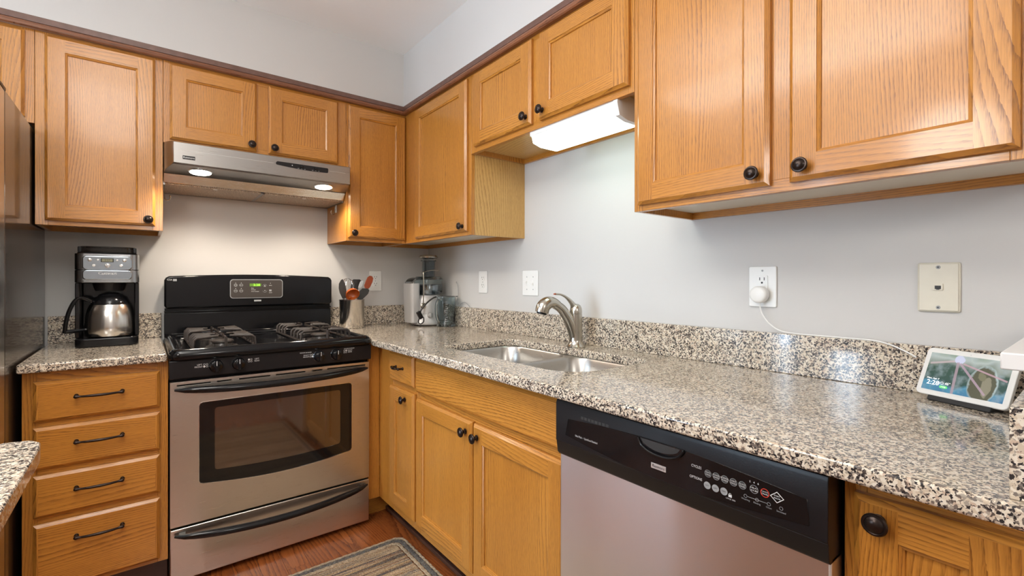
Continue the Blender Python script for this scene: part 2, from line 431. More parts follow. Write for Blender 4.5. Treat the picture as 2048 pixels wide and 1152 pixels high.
    def build(s, name, parent=None, bevel=0.0, seg=2, ang=35, sub=0, org=None):
        me = bpy.data.meshes.new(name)
        if org is not None: bmesh.ops.translate(s.bm, verts=s.bm.verts, vec=-Vector(org))
        s.bm.to_mesh(me); s.bm.free()
        for m in s.mats: me.materials.append(m)
        for p in me.polygons: p.use_smooth = True
        me.set_sharp_from_angle(angle=R(ang))
        o = bpy.data.objects.new(name, me); COL.objects.link(o)
        if parent: o.parent = parent
        if bevel:
            b = o.modifiers.new('bevel', 'BEVEL'); b.width = bevel; b.segments = seg; b.limit_method = 'ANGLE'; b.angle_limit = R(ang); b.harden_normals = False
        if sub:
            b = o.modifiers.new('subdivision', 'SUBSURF'); b.levels = sub; b.render_levels = sub
        return o

def tag(o, label=None, cat=None, group=None, kind=None):
    if label: o['label'] = label
    if cat: o['category'] = cat
    if group: o['group'] = group
    if kind: o['kind'] = kind
    return o
def thing(name, label, cat, loc=(0, 0, 0), rz=0.0, group=None):
    o = bpy.data.objects.new(name, None); COL.objects.link(o); o.empty_display_size = 0.05
    o.location = loc; o.rotation_euler = (0, 0, rz)
    return tag(o, label, cat, group)
def struct(name, mb, **k):
    return tag(mb.build(name, **k), kind='structure')
def rpoly(x0, x1, y0, y1, r, n=6):
    out = []
    rs = r if isinstance(r, (list, tuple)) else [r] * 4
    for (cx, cy, a), q in zip(((x1, y1, 0), (x0, y1, 90), (x0, y0, 180), (x1, y0, 270)), rs):
        sx = -1 if cx == x1 else 1; sy = -1 if cy == y1 else 1
        for i in range(n + 1):
            t_ = R(a + 90 * i / n)
            out.append((cx + sx * q + q * math.cos(t_), cy + sy * q + q * math.sin(t_)))
    return out
def bez(p0, p1, p2, p3, n=12):
    P = [Vector(p) for p in (p0, p1, p2, p3)]
    return [P[0] * (1 - t) ** 3 + P[1] * 3 * t * (1 - t) ** 2 + P[2] * 3 * t * t * (1 - t) + P[3] * t ** 3 for t in [i / n for i in range(n + 1)]]
def smooth(pts, n=6):
    P = [Vector(p) for p in pts]; out = []
    for i in range(len(P) - 1):
        a = P[max(i - 1, 0)]; b = P[i]; c = P[i + 1]; d = P[min(i + 2, len(P) - 1)]
        for k in range(n):
            t = k / n
            out.append(0.5 * ((2 * b) + (c - a) * t + (2 * a - 5 * b + 4 * c - d) * t * t + (3 * b - a - 3 * c + d) * t ** 3))
    out.append(P[-1]); return out

FL = 0.05      # floor level
CT = 0.913     # worktop level
ZC = 2.428     # ceiling

# ------------------------------------------------------------------ the room
b = MB(); b.box(-3.6, 0.12, 0, 0.12, FL - 0.05, ZC + 0.05, M['wall']); struct('wall_back', b)
b = MB(); b.box(0, 0.12, -5.4, 0, FL - 0.05, ZC + 0.05, M['wall']); struct('wall_right', b)
def wall_left():
    b = MB()
    for y0, y1, z0, z1 in ((-5.4, -1.41, FL - .05, ZC + .05), (-1.15, -0.85, FL, ZC), (-0.67, 0, FL, ZC + .05), (-1.41, -0.67, 2.02, ZC + .05), (-1.41, -0.67, FL - .05, FL + 0.05)):
        b.box(-3.6, -3.5, y0, y1, z0, z1, M['wall'])
    struct('wall_left', b)
wall_left()
for i, (y0, y1) in enumerate(((-1.41, -1.15), (-0.85, -0.67))):
    b = MB()
    for q in ((y0, y0 + .012, FL + .05, 2.02), (y1 - .012, y1, FL + .05, 2.02), (y0, y1, 2.008, 2.02), (y0, y1, FL + .05, FL + .062)):
        b.box(-3.56, -3.50, *q, M['whitepaint'])
    struct('window_%d' % (i + 1), b)
b = MB(); b.box(-3.6, 0.12, -5.4, 0.12, ZC, ZC + 0.1, M['ceil']); struct('ceiling', b)
b = MB(); b.box(-3.6, 0.12, -5.4, -5.28, FL - .05, ZC, M['wall']); struct('wall_front', b)
def floor():
    b = MB()
    b.box(-3.6, 0.12, -5.8, 0.12, FL - 0.06, FL - 0.003, M['toe'])
    w = 0.083; x = -3.6; k = 0
    while x < 0.1:
        y = -5.8 + random.uniform(0, 0.8) - 0.8
        while y < 0.1:
            L = random.uniform(0.7, 1.25)
            ya, yb = max(y, -5.8), min(y + L - 0.0012, 0.1)
            if yb > ya:
                b.box(x, x + w - 0.0012, ya, yb, FL - 0.003, FL, M['floorwood'], 'y')
            y += L
        x += w
    struct('floor', b)
floor()
b = MB(); b.box(-3.5, 0, -0.331, 0, 2.112, ZC, M['wall']); struct('soffit_back', b)
b = MB(); b.box(-0.331, 0, -3.2, -0.331, 2.112, ZC, M['wall']); struct('soffit_right', b)
# wooden moulding between cabinets and soffit
def trim():
    prof = [(0.312, 2.098), (0.331, 2.0965), (0.336, 2.100), (0.3385, 2.107), (0.337, 2.114), (0.3325, 2.1175), (0.3312, 2.1175), (0.3312, 2.111), (0.312, 2.111)]
    b = MB(); n = len(prof)
    f = []
    A = [b.bm.verts.new((-3.0, -d, z)) for d, z in prof]; B = [b.bm.verts.new((-d, -d, z)) for d, z in prof]
    for i in range(n): f.append(b.bm.faces.new((A[i], A[(i + 1) % n], B[(i + 1) % n], B[i])))
    f.append(b.bm.faces.new(A)); b.fin(f, M['trimwood'], 'x'); struct('trim_1', b, ang=25)
    b = MB(); f = []
    A = [b.bm.verts.new((-d, -d, z)) for d, z in prof]; B = [b.bm.verts.new((-d, -2.72, z)) for d, z in prof]
    for i in range(n): f.append(b.bm.faces.new((A[i], A[(i + 1) % n], B[(i + 1) % n], B[i])))
    f.append(b.bm.faces.new(B)); b.fin(f, M['trimwood'], 'y'); struct('trim_2', b, ang=25)
trim()
M['trimdark'] = plain('dark_stained_strip', (0.15, 0.078, 0.058), 0.35, vary=0.35, bscale=40)
b = MB(); b.box(-3.0, -.3312, -.3345, -.3312, 2.118, 2.140, M['trimdark'], 'x'); struct('trim_4', b)
b = MB(); b.box(-.3345, -.3312, -2.72, -.3312, 2.118, 2.140, M['trimdark'], 'y'); struct('trim_5', b)
# half wall with a white ledge at the right
b = MB(); b.box(-0.575, -0.0005, -2.84, -2.703, FL, 1.0645, M['wall']); struct('wall_half', b)
b = MB(); b.box(-0.600, -0.0005, -2.88, -2.668, 1.065, 1.087, M['whitepaint'], 'x'); struct('trim_3', b, bevel=0.002)

# ------------------------------------------------------------------ cabinets
def door_mesh(w, h, t=0.019, st=0.056, panel=True):
    b = MB(); m = M['oak']
    offs = [(random.uniform(0, 9), random.uniform(0, 9)) for _ in range(6)]
    def rg(i, y): return [(i, y, i), (w - i, y, i), (w - i, y, h - i), (i, y, h - i)]
    def band(r0, r1):
        for k, (hint, g) in enumerate((((0, -.3, -1), 'x'), ((1, -.3, 0), 'z'), ((0, -.3, 1), 'x'), ((-1, -.3, 0), 'z'))):
            q = (k + 1) % 4
            b.quad([r0[k], r0[q], r1[q], r1[k]], m, None, g, offs[k])
    r0, r1, r2 = rg(0, 0), rg(0, -(t - .0085)), rg(.009, -t)
    band(r0, r1); band(r1, r2)
    b.quad(list(reversed(r0)), m)
    e = .009
    if panel:
        y = -t; F = (0, -1, 0)
        b.quad([(e, y, e), (st, y, e), (st, y, h - e), (e, y, h - e)], m, F, 'z', offs[3])
        b.quad([(w - st, y, e), (w - e, y, e), (w - e, y, h - e), (w - st, y, h - e)], m, F, 'z', offs[1])
        b.quad([(st, y, e), (w - st, y, e), (w - st, y, st), (st, y, st)], m, F, 'x', offs[0])
        b.quad([(st, y, h - st), (w - st, y, h - st), (w - st, y, h - e), (st, y, h - e)], m, F, 'x', offs[2])
        band(rg(st, -t), rg(st + .0008, -(t - .0022))); band(rg(st + .0008, -(t - .0022)), rg(st + .0065, -(t - .0050))); band(rg(st + .0065, -(t - .0050)), rg(st + .0072, -(t - .0095)))
        i = st + .0072
        b.quad(rg(i, -(t - .0095)), m, F, 'z', offs[4])
    else:
        ra, rb, rc = rg(.013, -t), rg(.0145, -(t - .0012)), rg(.017, -(t - .0012))
        band(r2, ra); b.quad(ra, m, (0, -1, 0), 'x', offs[4])
    bmesh.ops.remove_doubles(b.bm, verts=b.bm.verts, dist=1e-5)
    bmesh.ops.recalc_face_normals(b.bm, faces=b.bm.faces)
    return b

def knob_mesh():
    b = MB(); mt = Matrix.Rotation(R(90), 4, 'X')
    b.lathe([(0, 0), (.0095, 0), (.0095, .002), (.0065, .004), (.0055, .010), (.0075, .014), (.0135, .0165), (.0163, .019), (.0165, .0215), (.0150, .0235), (.0128, .0238), (.0120, .0232), (.0095, .0255), (.0055, .0275), (0, .028)], M['bronze'], mt, 32)
    return b
def pull_mesh(L=0.118):
    b = MB(); h = L / 2
    pts = [(-h - .004, -.019, 0), (-h, -.0215, 0), (-h + .012, -.0235, 0), (-h * .5, -.0285, 0), (0, -.031, 0), (h * .5, -.0285, 0), (h - .012, -.0235, 0), (h, -.0215, 0), (h + .004, -.019, 0)]
    rr = [.0035, .0062, .0036, .0042, .0050, .0042, .0036, .0062, .0035]
    b.tube(smooth(pts, 4), [rr[min(i // 4, 8)] * (1 - (i % 4) / 4) + rr[min(i // 4 + 1, 8)] * ((i % 4) / 4) for i in range(33)], M['bronze'], 12)
    for sx in (-h, h): b.tube([(sx, 0, 0), (sx, -.003, 0), (sx, -.006, 0), (sx, -.022, 0)], [.0065, .0065, .0042, .0045], M['bronze'], 12)
    return b
KNOB = knob_mesh().build('knob'); PULL = pull_mesh().build('pull'); PULLS = pull_mesh(0.066).build('pull')
def put(src, name, parent, loc):
    o = src.copy(); o.name = name; COL.objects.link(o); o.parent = parent; o.location = loc
    return o

def cabinet(name, label, loc, rz, w, d, z0, z1, doors=(), drawers=(), fixed=(), stile=0.02, base=False, open_left=0.0, mull=(), recess=0.022, group=None, nailer=True, rails=(), side=None, under=None):
    """local frame: x right along the front, y=0 the face frame's front, +y into the wall. z absolute minus loc z"""
    c = thing(name, label, 'cabinet', loc, rz, group)
    zz = loc[2]; m = M['oak']; T = .019
    b = MB()
    if base:
        b.box(0, .012, T, d, z0, z1, m, 'z'); b.box(w - .012, w, T, d, z0, z1, m, 'z')
        b.box(.012, w - .012, d - .006, d, z0, z1, M['melamine']); b.box(.012, w - .012, T, d - .006, z0 + .01, z0 + .022, M['melamine'])
    else:
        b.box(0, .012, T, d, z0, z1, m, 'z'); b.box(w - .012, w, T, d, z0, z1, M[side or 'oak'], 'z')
        b.box(.012, w - .012, d - .006, d, z0 + recess + .01, z1, M['melamine'])
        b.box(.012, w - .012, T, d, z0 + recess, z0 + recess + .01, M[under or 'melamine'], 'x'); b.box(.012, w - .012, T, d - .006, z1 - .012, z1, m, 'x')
        if nailer: b.box(.012, w - .012, d - .014, d, z0, z0 + recess, m, 'x')
    b.build('body', c)
    # face frame: outer stiles, top and bottom rails, mullions
    b = MB(); s = stile if isinstance(stile, (list, tuple)) else (stile, stile)
    b.box(0, s[0], 0, T, z0, z1, m, 'z'); b.box(w - s[1], w, 0, T, z0, z1, m, 'z')
    rb = .03
    b.box(s[0], w - s[1], 0.0001, T, z0, z0 + rb, m, 'x'); b.box(s[0], w - s[1], 0.0001, T, z1 - (.05 if base else .03), z1, m, 'x')
    for x0, x1, za, zb in mull: b.box(x0, x1, 0.0002, T, za, zb, m, 'z')
    for x0, x1, za, zb in rails: b.box(x0, x1, 0.0003, T, za, zb, m, 'x')
    b.build('face_frame', c, bevel=.0006, seg=1)
    for q in doors:
        x0, x1, za, zb = q[:4]
        dm = door_mesh(x1 - x0, zb - za); bmesh.ops.translate(dm.bm, verts=dm.bm.verts, vec=(0, -.0005, 0))
        do = dm.build('door', c); do.location = (x0, 0, za)
        if len(q) > 4 and q[4]: put(KNOB, 'knob', do, (q[4][0] - x0, -.0195, q[4][1] - za))
    for q in drawers:
        x0, x1, za, zb = q[:4]
        dm = door_mesh(x1 - x0, zb - za, panel=False); bmesh.ops.translate(dm.bm, verts=dm.bm.verts, vec=(0, -.0005, 0))
        do = dm.build('drawer' if (len(q) > 4 and q[4]) else 'false_front', c); do.location = (x0, 0, za)
        if len(q) > 4 and q[4]: put(q[4][0], 'pull', do, (q[4][1] - x0, -.0195, q[4][2] - za))
    if base:
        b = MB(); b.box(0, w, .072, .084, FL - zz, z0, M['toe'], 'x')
        b.build('toe_kick', c)
    return c

def up(label, x0, x1, z0, wall='back', **k):
    if wall == 'back': loc, rz = (x0, -.312, z0), 0
    else: loc, rz = (-.312, x0, z0), R(-90)
    w = abs(x1 - x0)
    sh = []
    def loc_d(q):
        a = q[0] - x0 if wall == 'back' else x0 - q[0]; bb = q[1] - x0 if wall == 'back' else x0 - q[1]
        r = [a, bb, q[2] - z0, q[3] - z0]
        if len(q) > 4: r.append(((q[4][0] - x0) if wall == 'back' else (x0 - q[4][0]), q[4][1] - z0))
        return r
    doors = [loc_d(q) for q in k.pop('doors')]
    mull = [((q[0] - x0) if wall == 'back' else (x0 - q[0]), (q[1] - x0) if wall == 'back' else (x0 - q[1]), .03, 2.11 - z0 - .03) for q in k.pop('mull', ())]
    return cabinet('wall_cabinet', label, loc, rz, w, .3115, 0, 2.1105 - z0, doors, mull=mull, **k)

ZD0, ZD1 = 1.401, 2.087
up('short oak wall cabinet above the black refrigerator', -2.56, -1.7825, 1.755, doors=[(-2.54, -2.18, 1.772, ZD1, (-2.20, 1.80)), (-2.163, -1.806, 1.772, ZD1, (-2.14, 1.80))], mull=[(-2.20, -2.14)], stile=(.04, .04))
up('tall oak wall cabinet above the coffee maker, left of the range hood', -1.7815, -1.4035, 1.384, doors=[(-1.755, -1.429, ZD0, ZD1, (-1.452, 1.424))], stile=(.035, .035))
up('short two-door oak wall cabinet directly above the range hood', -1.4025, -.6435, 1.755, doors=[(-1.381, -1.057, 1.771, ZD1, (-1.079, 1.796)), (-1.007, -.687, 1.771, ZD1, (-.985, 1.796))], mull=[(-1.07, -.99)], stile=(.035, .05))
up('tall oak wall cabinet right of the range hood, meeting the corner', -.6425, -.3135, 1.384, doors=[(-.634, -.316, ZD0, ZD1, (-.609, 1.424))], stile=(.02, .02))
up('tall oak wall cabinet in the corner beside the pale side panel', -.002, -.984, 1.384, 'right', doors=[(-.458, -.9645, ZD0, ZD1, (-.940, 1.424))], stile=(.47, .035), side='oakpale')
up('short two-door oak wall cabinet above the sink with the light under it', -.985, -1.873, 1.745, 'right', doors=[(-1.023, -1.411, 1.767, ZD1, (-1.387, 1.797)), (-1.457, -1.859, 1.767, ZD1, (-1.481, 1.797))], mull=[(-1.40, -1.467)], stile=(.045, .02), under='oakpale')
up('largest oak wall cabinet at the far right above the dishwasher', -1.874, -2.70, 1.384, 'right', doors=[(-1.894, -2.265, ZD0, ZD1, (-2.235, 1.431)), (-2.308, -2.663, ZD0, ZD1, (-2.338, 1.431))], mull=[(-2.25, -2.32)], stile=(.03, .05))

ZB = .152; ZT = .8825
# drawer base left of the range
dl = []
for za, zb, pz in ((.720, .850, .794), (.566, .701, .643), (.411, .546, .489), (.168, .389, .329)):
    dl.append((.0265, .3525, za - ZB, zb - ZB, (PULL, .189, pz - ZB)))
cabinet('base_cabinet', 'four-drawer oak base cabinet between refrigerator and stove', (-1.7735, -.611, ZB), 0, .377, .6105, 0, ZT - ZB, drawers=dl, base=True, stile=(.035, .03),
        rails=[(.035, .347, z - ZB - .012, z - ZB + .012) for z in (.710, .556, .400)])
# blind corner filler + narrow cabinet
cabinet('base_cabinet', 'narrow oak base cabinet with one small drawer beside the stove', (-.585, -.612, ZB), R(-90), .3955, .5845, 0, ZT - ZB,
        doors=[(.148, .386, .190 - ZB, .712 - ZB, (.314, .678 - ZB))], drawers=[(.150, .384, .738 - ZB, .866 - ZB, (PULLS, .262, .805 - ZB))], base=True, stile=(.16, .02), rails=[(.16, .375, .71 - ZB, .74 - ZB)])
fb = MB(); fb.box(-.6395, -.586, -.611, -.592, ZB, ZT, M['oak'], 'z'); fb.box(-.6395, -.515, -.545, -.535, FL, ZB, M['oak'], 'x')
tag(fb.build('filler_panel'), 'narrow vertical oak filler strip between stove and corner cabinet', 'filler panel')
cabinet('base_cabinet', 'oak sink base cabinet with two doors and a wide false front', (-.585, -1.008, ZB), R(-90), .865, .5845, 0, ZT - ZB,
        doors=[(.012, .421, .190 - ZB, .702 - ZB, (.388, .664 - ZB)), (.430, .860, .190 - ZB, .700 - ZB, (.458, .660 - ZB))], drawers=[(.008, .852, .727 - ZB, .862 - ZB)], base=True, stile=(.02, .015),
        rails=[(.02, .85, .70 - ZB, .73 - ZB)], mull=[(.40, .45, .03, .55)])
cabinet('base_cabinet', 'oak base cabinet with round knob right of the dishwasher', (-.585, -2.493, ZB), R(-90), .207, .5845, 0, ZT - ZB,
        doors=[(.016, .203, .190 - ZB, .850 - ZB, (.049, .820 - ZB))], base=True, stile=(.03, .004))
for o in (KNOB, PULL, PULLS): bpy.data.objects.remove(o)

# oak panel cabinet + top at the lower left (near counter)
c = thing('base_cabinet', 'near oak cabinet below the small granite top at lower left', 'cabinet', (-1.93, -2.1, FL))
b = MB(); b.box(-2.24, -1.665, -2.55, -1.70, ZB, .884, M['oak'], 'z'); b.build('body', c, org=(-1.93, -2.1, FL))
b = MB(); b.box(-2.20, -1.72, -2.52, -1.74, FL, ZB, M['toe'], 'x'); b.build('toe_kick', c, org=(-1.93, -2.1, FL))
dm = door_mesh(.38, .66); o = dm.build('door', c); o.location = (-1.664 + 1.93, -2.10 + 2.1, .19 - FL); o.rotation_euler = (0, 0, R(90))
dm = door_mesh(.38, .66); o = dm.build('door', c); o.location = (-1.664 + 1.93, -2.50 + 2.1, .19 - FL); o.rotation_euler = (0, 0, R(90))
b = MB(); b.prism([(-2.27, -2.60), (-1.60, -2.60), (-1.600, -1.70), (-1.603, -1.668), (-1.615, -1.648), (-1.64, -1.640), (-2.27, -1.640)], .8845, CT, M['granite'])
tag(b.build('granite_countertop', bevel=.004, seg=3, ang=60), 'small granite worktop jutting in at the lower left edge', 'countertop')

# ------------------------------------------------------------------ granite worktops
def tops():
    b = MB()
    b.prism([(-1.781, -.0005), (-1.781, -.652), (-1.401, -.652), (-1.401, -.0005)], .8835, CT, M['granite'])
    tag(b.build('granite_countertop', bevel=.006, seg=3, ang=60), 'short granite worktop under the coffee maker, left of the stove', 'countertop')
    b = MB()
    hole = rpoly(-.520, -.140, -1.815, -1.068, [.055, .06, .12, .055], 8)
    outer = [(-.640, -.0005), (-.640, -.640), (-.645, -.662), (-.6555, -.690), (-.658, -.72), (-.660, -2.6995), (-.0005, -2.6995), (-.0005, -.0005)]
    b.prism(outer, .8835, CT, M['granite'], holes=[hole])
    tag(b.build('granite_countertop', bevel=.0055, seg=3, ang=60), 'long granite worktop with the sink cutout along the right wall', 'countertop')
    def sp(x0, x1, y0, y1, label, z1=1.026):
        b = MB(); b.box(x0, x1, y0, y1, CT + .0003, z1, M['granite']); tag(b.build('backsplash', bevel=.0015), label, 'backsplash')
    sp(-1.781, -1.401, -.0205, -.0005, 'short granite upstand behind the coffee maker')
    sp(-.640, -.0211, -.0205, -.0005, 'granite upstand behind the utensil crock and juicer')
    sp(-.0205, -.0005, -2.6785, -.0005, 'long granite upstand along the right wall behind the faucet')
    sp(-.640, -.0005, -2.6995, -2.680, 'granite side upstand against the half wall at far right')
tops()

# ------------------------------------------------------------------ sink
def sink():
    c = thing('kitchen_sink', 'double-bowl undermount stainless steel sink in the long worktop', 'sink', (-.33, -1.44, .70)); og = (-.33, -1.44, .70)
    def bowl(x0, x1, y0, y1, r, zb):
        b = MB(); n = 8
        secs = []
        for ins, z, rr in ((0, .8825, r), (.004, .876, r), (.010, .80, r), (.016, zb + .03, r), (.028, zb + .008, r * .9), (.05, zb, r * .7)):
            secs.append([(p[0], p[1], z) for p in rpoly(x0 + ins, x1 - ins, y0 + ins, y1 - ins, rr, n)])
        rings = [[b.bm.verts.new(p) for p in s_] for s_ in secs]; f = []
        k = len(rings[0])
        for A, B in zip(rings, rings[1:]):
            for i in range(k): f.append(b.bm.faces.new((A[i], B[i], B[(i + 1) % k], A[(i + 1) % k])))
        f.append(b.bm.faces.new(list(reversed(rings[-1]))))
        for q in f: q.normal_update()
        b.fin(f, M['sink'], recalc=False)
        cx, cy = (x0 + x1) / 2, (y0 + y1) / 2
        o = b.build('bowl', c, org=og)
        b = MB(); b.lathe([(0.0, zb + .001), (.030, zb + .0015), (.036, zb + .004), (.044, zb + .0035), (.045, zb + .0005)], M['chrome'], Matrix.Translation((cx, cy, 0)), 28, cap=False)
        b.build('drain', o, org=og)
    bowl(-.515, -.145, -1.448, -1.063, .075, .70)
    bowl(-.515, -.135, -1.820, -1.470, .075, .72)
    b = MB()
    b.prism(rpoly(-.55, -.11, -1.86, -1.03, .05), .8795, .8828, M['sink'], holes=[rpoly(-.515, -.145, -1.448, -1.063, .075), rpoly(-.515, -.135, -1.820, -1.470, .075)])
    b.build('flange', c, org=og)
sink()

# ------------------------------------------------------------------ faucet
def faucet():
    og = (-.105, -1.432, CT)
    c = thing('kitchen_faucet', 'brushed nickel single-lever pull-out faucet behind the sink', 'faucet', og)
    b = MB(); mt = Matrix.Translation(og); K = M['nickel']
    b.lathe([(0, .0003), (.038, .0003), (.0385, .004), (.034, .010), (.028, .018), (.0265, .03), (.0258, .06), (.025, .12), (.0248, .132), (0, .132)], K, mt, 32)
    b.build('base', c, org=og)
    b = MB()
    path = smooth([(-.112, -1.430, .955), (-.122, -1.427, .99), (-.142, -1.423, 1.03), (-.168, -1.417, 1.065), (-.192, -1.412, 1.082)], 5)
    n = len(path)
    b.tube(path, [(.0225 - .0045 * i / (n - 1)) for i in range(n)], K, 20); b.build('spout', c, org=og)
    # pull-out spray head
    b = MB()
    path = smooth([(-.182, -1.414, 1.076), (-.205, -1.408, 1.091), (-.228, -1.402, 1.092), (-.248, -1.397, 1.078), (-.255, -1.395, 1.055)], 5)
    rr = [.018, .021, .0255, .0275, .0265]; rad = [rr[min(i // 5, 4)] * (1 - (i % 5) / 5) + rr[min(i // 5 + 1, 4)] * ((i % 5) / 5) for i in range(21)]
    b.tube(path, rad, K, 24)
    b.tube([(-.2545, -1.3950, 1.056), (-.2565, -1.3945, 1.0485)], [.021, .019], M['black'], 20)
    b.build('spray_head', c, org=og)
    # lever
    b = MB()
    b.lathe([(.0245, .1335), (.0248, .142), (.0235, .155), (.019, .166), (.010, .172), (0, .173)], K, mt, 28, cap=True)
    path = smooth([(-.108, -1.430, 1.062), (-.122, -1.427, 1.088), (-.148, -1.421, 1.112), (-.175, -1.416, 1.124), (-.200, -1.412, 1.126)], 5)
    rr = [(.018, .017), (.0145, .010), (.010, .0055), (.0075, .004), (.0065, .0038)]
    rad = [tuple(rr[min(i // 5, 4)][q] * (1 - (i % 5) / 5) + rr[min(i // 5 + 1, 4)][q] * ((i % 5) / 5) for q in (0, 1)) for i in range(21)]
    b.tube(path, rad, K, 16, flat=(-.5, 0, 1))
    b.tube([(-.200, -1.412, 1.126), (-.206, -1.411, 1.1258)], [(.0050, .0030), (.004, .0025)], M['red'], 12, flat=(-.5, 0, 1))
    b.build('lever', c, org=og)
faucet()

# ------------------------------------------------------------------ stove
def stove():
    og = (-1.018, -.35, FL)
    c = thing('gas_range', 'freestanding stainless gas stove with black cooktop and backguard', 'stove', og)
    X0, X1 = -1.3965, -.6425
    F = -.640
    def bl(b, name, parent=c, **k): return b.build(name, parent, org=og, **k)
    b = MB(); b.box(X0 + .003, X1 - .003, -.595, -.03, .075, .895, M['black'])
    for x in (X0 + .05, X1 - .05):
        for y in (-.55, -.08): b.lathe([(0, FL), (.02, FL), (.02, .075), (0, .075)], M['matteblack'], Matrix.Translation((x, y, 0)), 12)
    bl(b, 'body', bevel=.002)
    # cooktop pan with rolled rim
    b = MB()
    def sec(i, z, r, back=.012): return [(p[0], p[1], z) for p in rpoly(X0 + i - .001, X1 - i + .001, -.668 + i, -.085 - i * .3, r, 6)]
    lv = [(0.006, .884, .03), (.0, .890, .035), (0, .905, .035), (.004, .917, .034), (.012, .924, .032), (.020, .9255, .03), (.028, .923, .028), (.036, .914, .026), (.046, .909, .024)]
    b.loft([sec(*q) for q in lv], M['enamel'])
    ct_ = bl(b, 'cooktop', ang=50)
    # backguard
    b = MB()
    n = 24; topz = lambda x: 1.196 + .011 * math.cos((x + 1.02) / .378 * PI / 2)
    pts = [(X0 + .004, 1.060), (X0 + .012, 1.048)] + [(X1 - .012, 1.048), (X1 - .004, 1.060)]
    pts += [(X1 - .004, 1.178), (X1 - .010, 1.190)]
    pts += [(X1 - .022 - (X1 - X0 - .044) * i / n, topz(X1 - .022 - (X1 - X0 - .044) * i / n)) for i in range(n + 1)]
    pts += [(X0 + .010, 1.190), (X0 + .004, 1.178)]
    b.prism(pts, -.095, -.028, M['enamel'], 'y')
    bg = bl(b, 'backguard', bevel=.008, seg=4, ang=50)
    b = MB(); b.box(X0 + .006, X1 - .006, -.068, -.03, .90, 1.048, M['enamel']); b.box(X0 + .004, X1 - .004, -.080, -.03, 1.030, 1.036, M['enamel'])
    b.prism([(-.10, .915), (-.078, .93), (-.074, 1.024), (-.03, 1.028), (-.03, .915)], X0 + .004, X1 - .004, M['enamel'], 'x')
    bl(b, 'riser', bevel=.002)
    # clock panel
    b = MB(); yy = -.0955
    b.prism(rpoly(-1.134, -.897, 1.089, 1.183, .014), yy - .0018, yy, M['greyprint'], 'y')
    b.prism(rpoly(-1.131, -.900, 1.092, 1.180, .012), yy - .0026, yy - .0019, M['panelgrey'], 'y')
    y2 = yy - .0026; Xd, Yd = (1, 0, 0), (0, 0, 1)
    b.box(-1.049, -.998, y2 - .0006, y2, 1.148, 1.162, M['greendim'])
    b.text('2:28', .0155, (-1.018, y2 - .0006, 1.1545), Xd, Yd, M['green'], stretch=1.15)
    for i, s_ in enumerate(('Bake', 'Preheat', 'Door Locked')): b.text(s_, .0062, (-1.042, y2, 1.139 - .0085 * i), Xd, Yd, M['print'], 'LEFT')
    for x in (-1.110, -1.086):
        for z in (1.154, 1.126):
            b.ring((x, y2, z), .0080, .0010, Xd, Yd, M['greyprint'])
            b.disc((x, y2, z + .0115), .0014, Xd, Yd, M['print'])
    b.ring((-1.110, y2, 1.154), .0048, .0010, Xd, Yd, M['print']); b.text('BROIL', .0052, (-1.086, y2, 1.154), Xd, Yd, M['print'])
    b.text('TIMER', .0050, (-1.110, y2, 1.126), Xd, Yd, M['print']); b.text('CLEAN', .0050, (-1.086, y2, 1.126), Xd, Yd, M['print'])
    b.ring((-.981, y2, 1.150), .0090, .0009, Xd, Yd, M['greyprint'], a0=0, a1=PI); b.ring((-.981, y2, 1.126), .0090, .0009, Xd, Yd, M['greyprint'], a0=PI, a1=2 * PI)
    b.text('^', .020, (-.981, y2, 1.146), Xd, Yd, M['print']); b.text('v', .012, (-.981, y2, 1.127), Xd, Yd, M['print'])
    b.text('BAKE', .0055, (-.955, y2, 1.152), Xd, Yd, M['print']); b.disc((-.955, y2, 1.163), .0014, Xd, Yd, M['print'])
    b.box(-.961, -.950, y2 - .0005, y2, 1.122, 1.131, M['greyprint']); b.text('CLEAR', .0050, (-.955, y2, 1.115), Xd, Yd, M['print'])
    bl(b, 'clock_panel', bg)
    b = MB(); b.box(-1.029, -.997, -.0972, -.0955, 1.072, 1.080, M['greyprint']); b.text('KENMORE', .0068, (-1.013, -.0972, 1.076), Xd, Yd, M['print']); bl(b, 'badge', bg)
    b = MB(); b.text('CSA', .010, (-1.372, -.0957, 1.180), Xd, Yd, M['print']); b.box(-1.360, -1.346, -.0960, -.0955, 1.174, 1.184, M['greyprint']); bl(b, 'certification_mark', bg)
    # control panel
    b = MB(); b.box(X0 + .001, X1 - .001, -.655, -.60, .817, .884, M['black'])
    cp = bl(b, 'control_panel', bevel=.003)
    cy = -.655
    def burner_mark(b, x, z, which):
        for k, (dx, dz) in enumerate(((-.0042, .004), (.0042, .004), (-.0042, -.004), (.0042, -.004))):
            (b.disc((x + dx, cy, z + dz), .0034, Xd, Yd, M['print'], n=12) if k == which else b.ring((x + dx, cy, z + dz), .0034, .0008, Xd, Yd, M['print'], n=12))
    b = MB()
    b.text('LEFT', .0078, (-1.303, cy, .8625), Xd, Yd, M['print']); b.text('FRONT', .0078, (-1.306, cy, .8545), Xd, Yd, M['print']); burner_mark(b, -1.284, .8585, 2)
    bl(b, 'burner_label', cp)
    b = MB()
    burner_mark(b, -1.136, .862, 0); b.text('LEFT', .0078, (-1.112, cy, .866), Xd, Yd, M['print']); b.text('REAR', .0078, (-1.112, cy, .858), Xd, Yd, M['print'])
    bl(b, 'burner_label', cp)
    b = MB()
    b.text('POWER BURNER', .0062, (-.928, cy, .8725), Xd, Yd, M['print']); b.text('RIGHT', .0074, (-.926, cy, .8615), Xd, Yd, M['print']); b.text('FRONT', .0074, (-.926, cy, .854), Xd, Yd, M['print']); burner_mark(b, -.905, .858, 3)
    bl(b, 'burner_label', cp)
    b = MB()
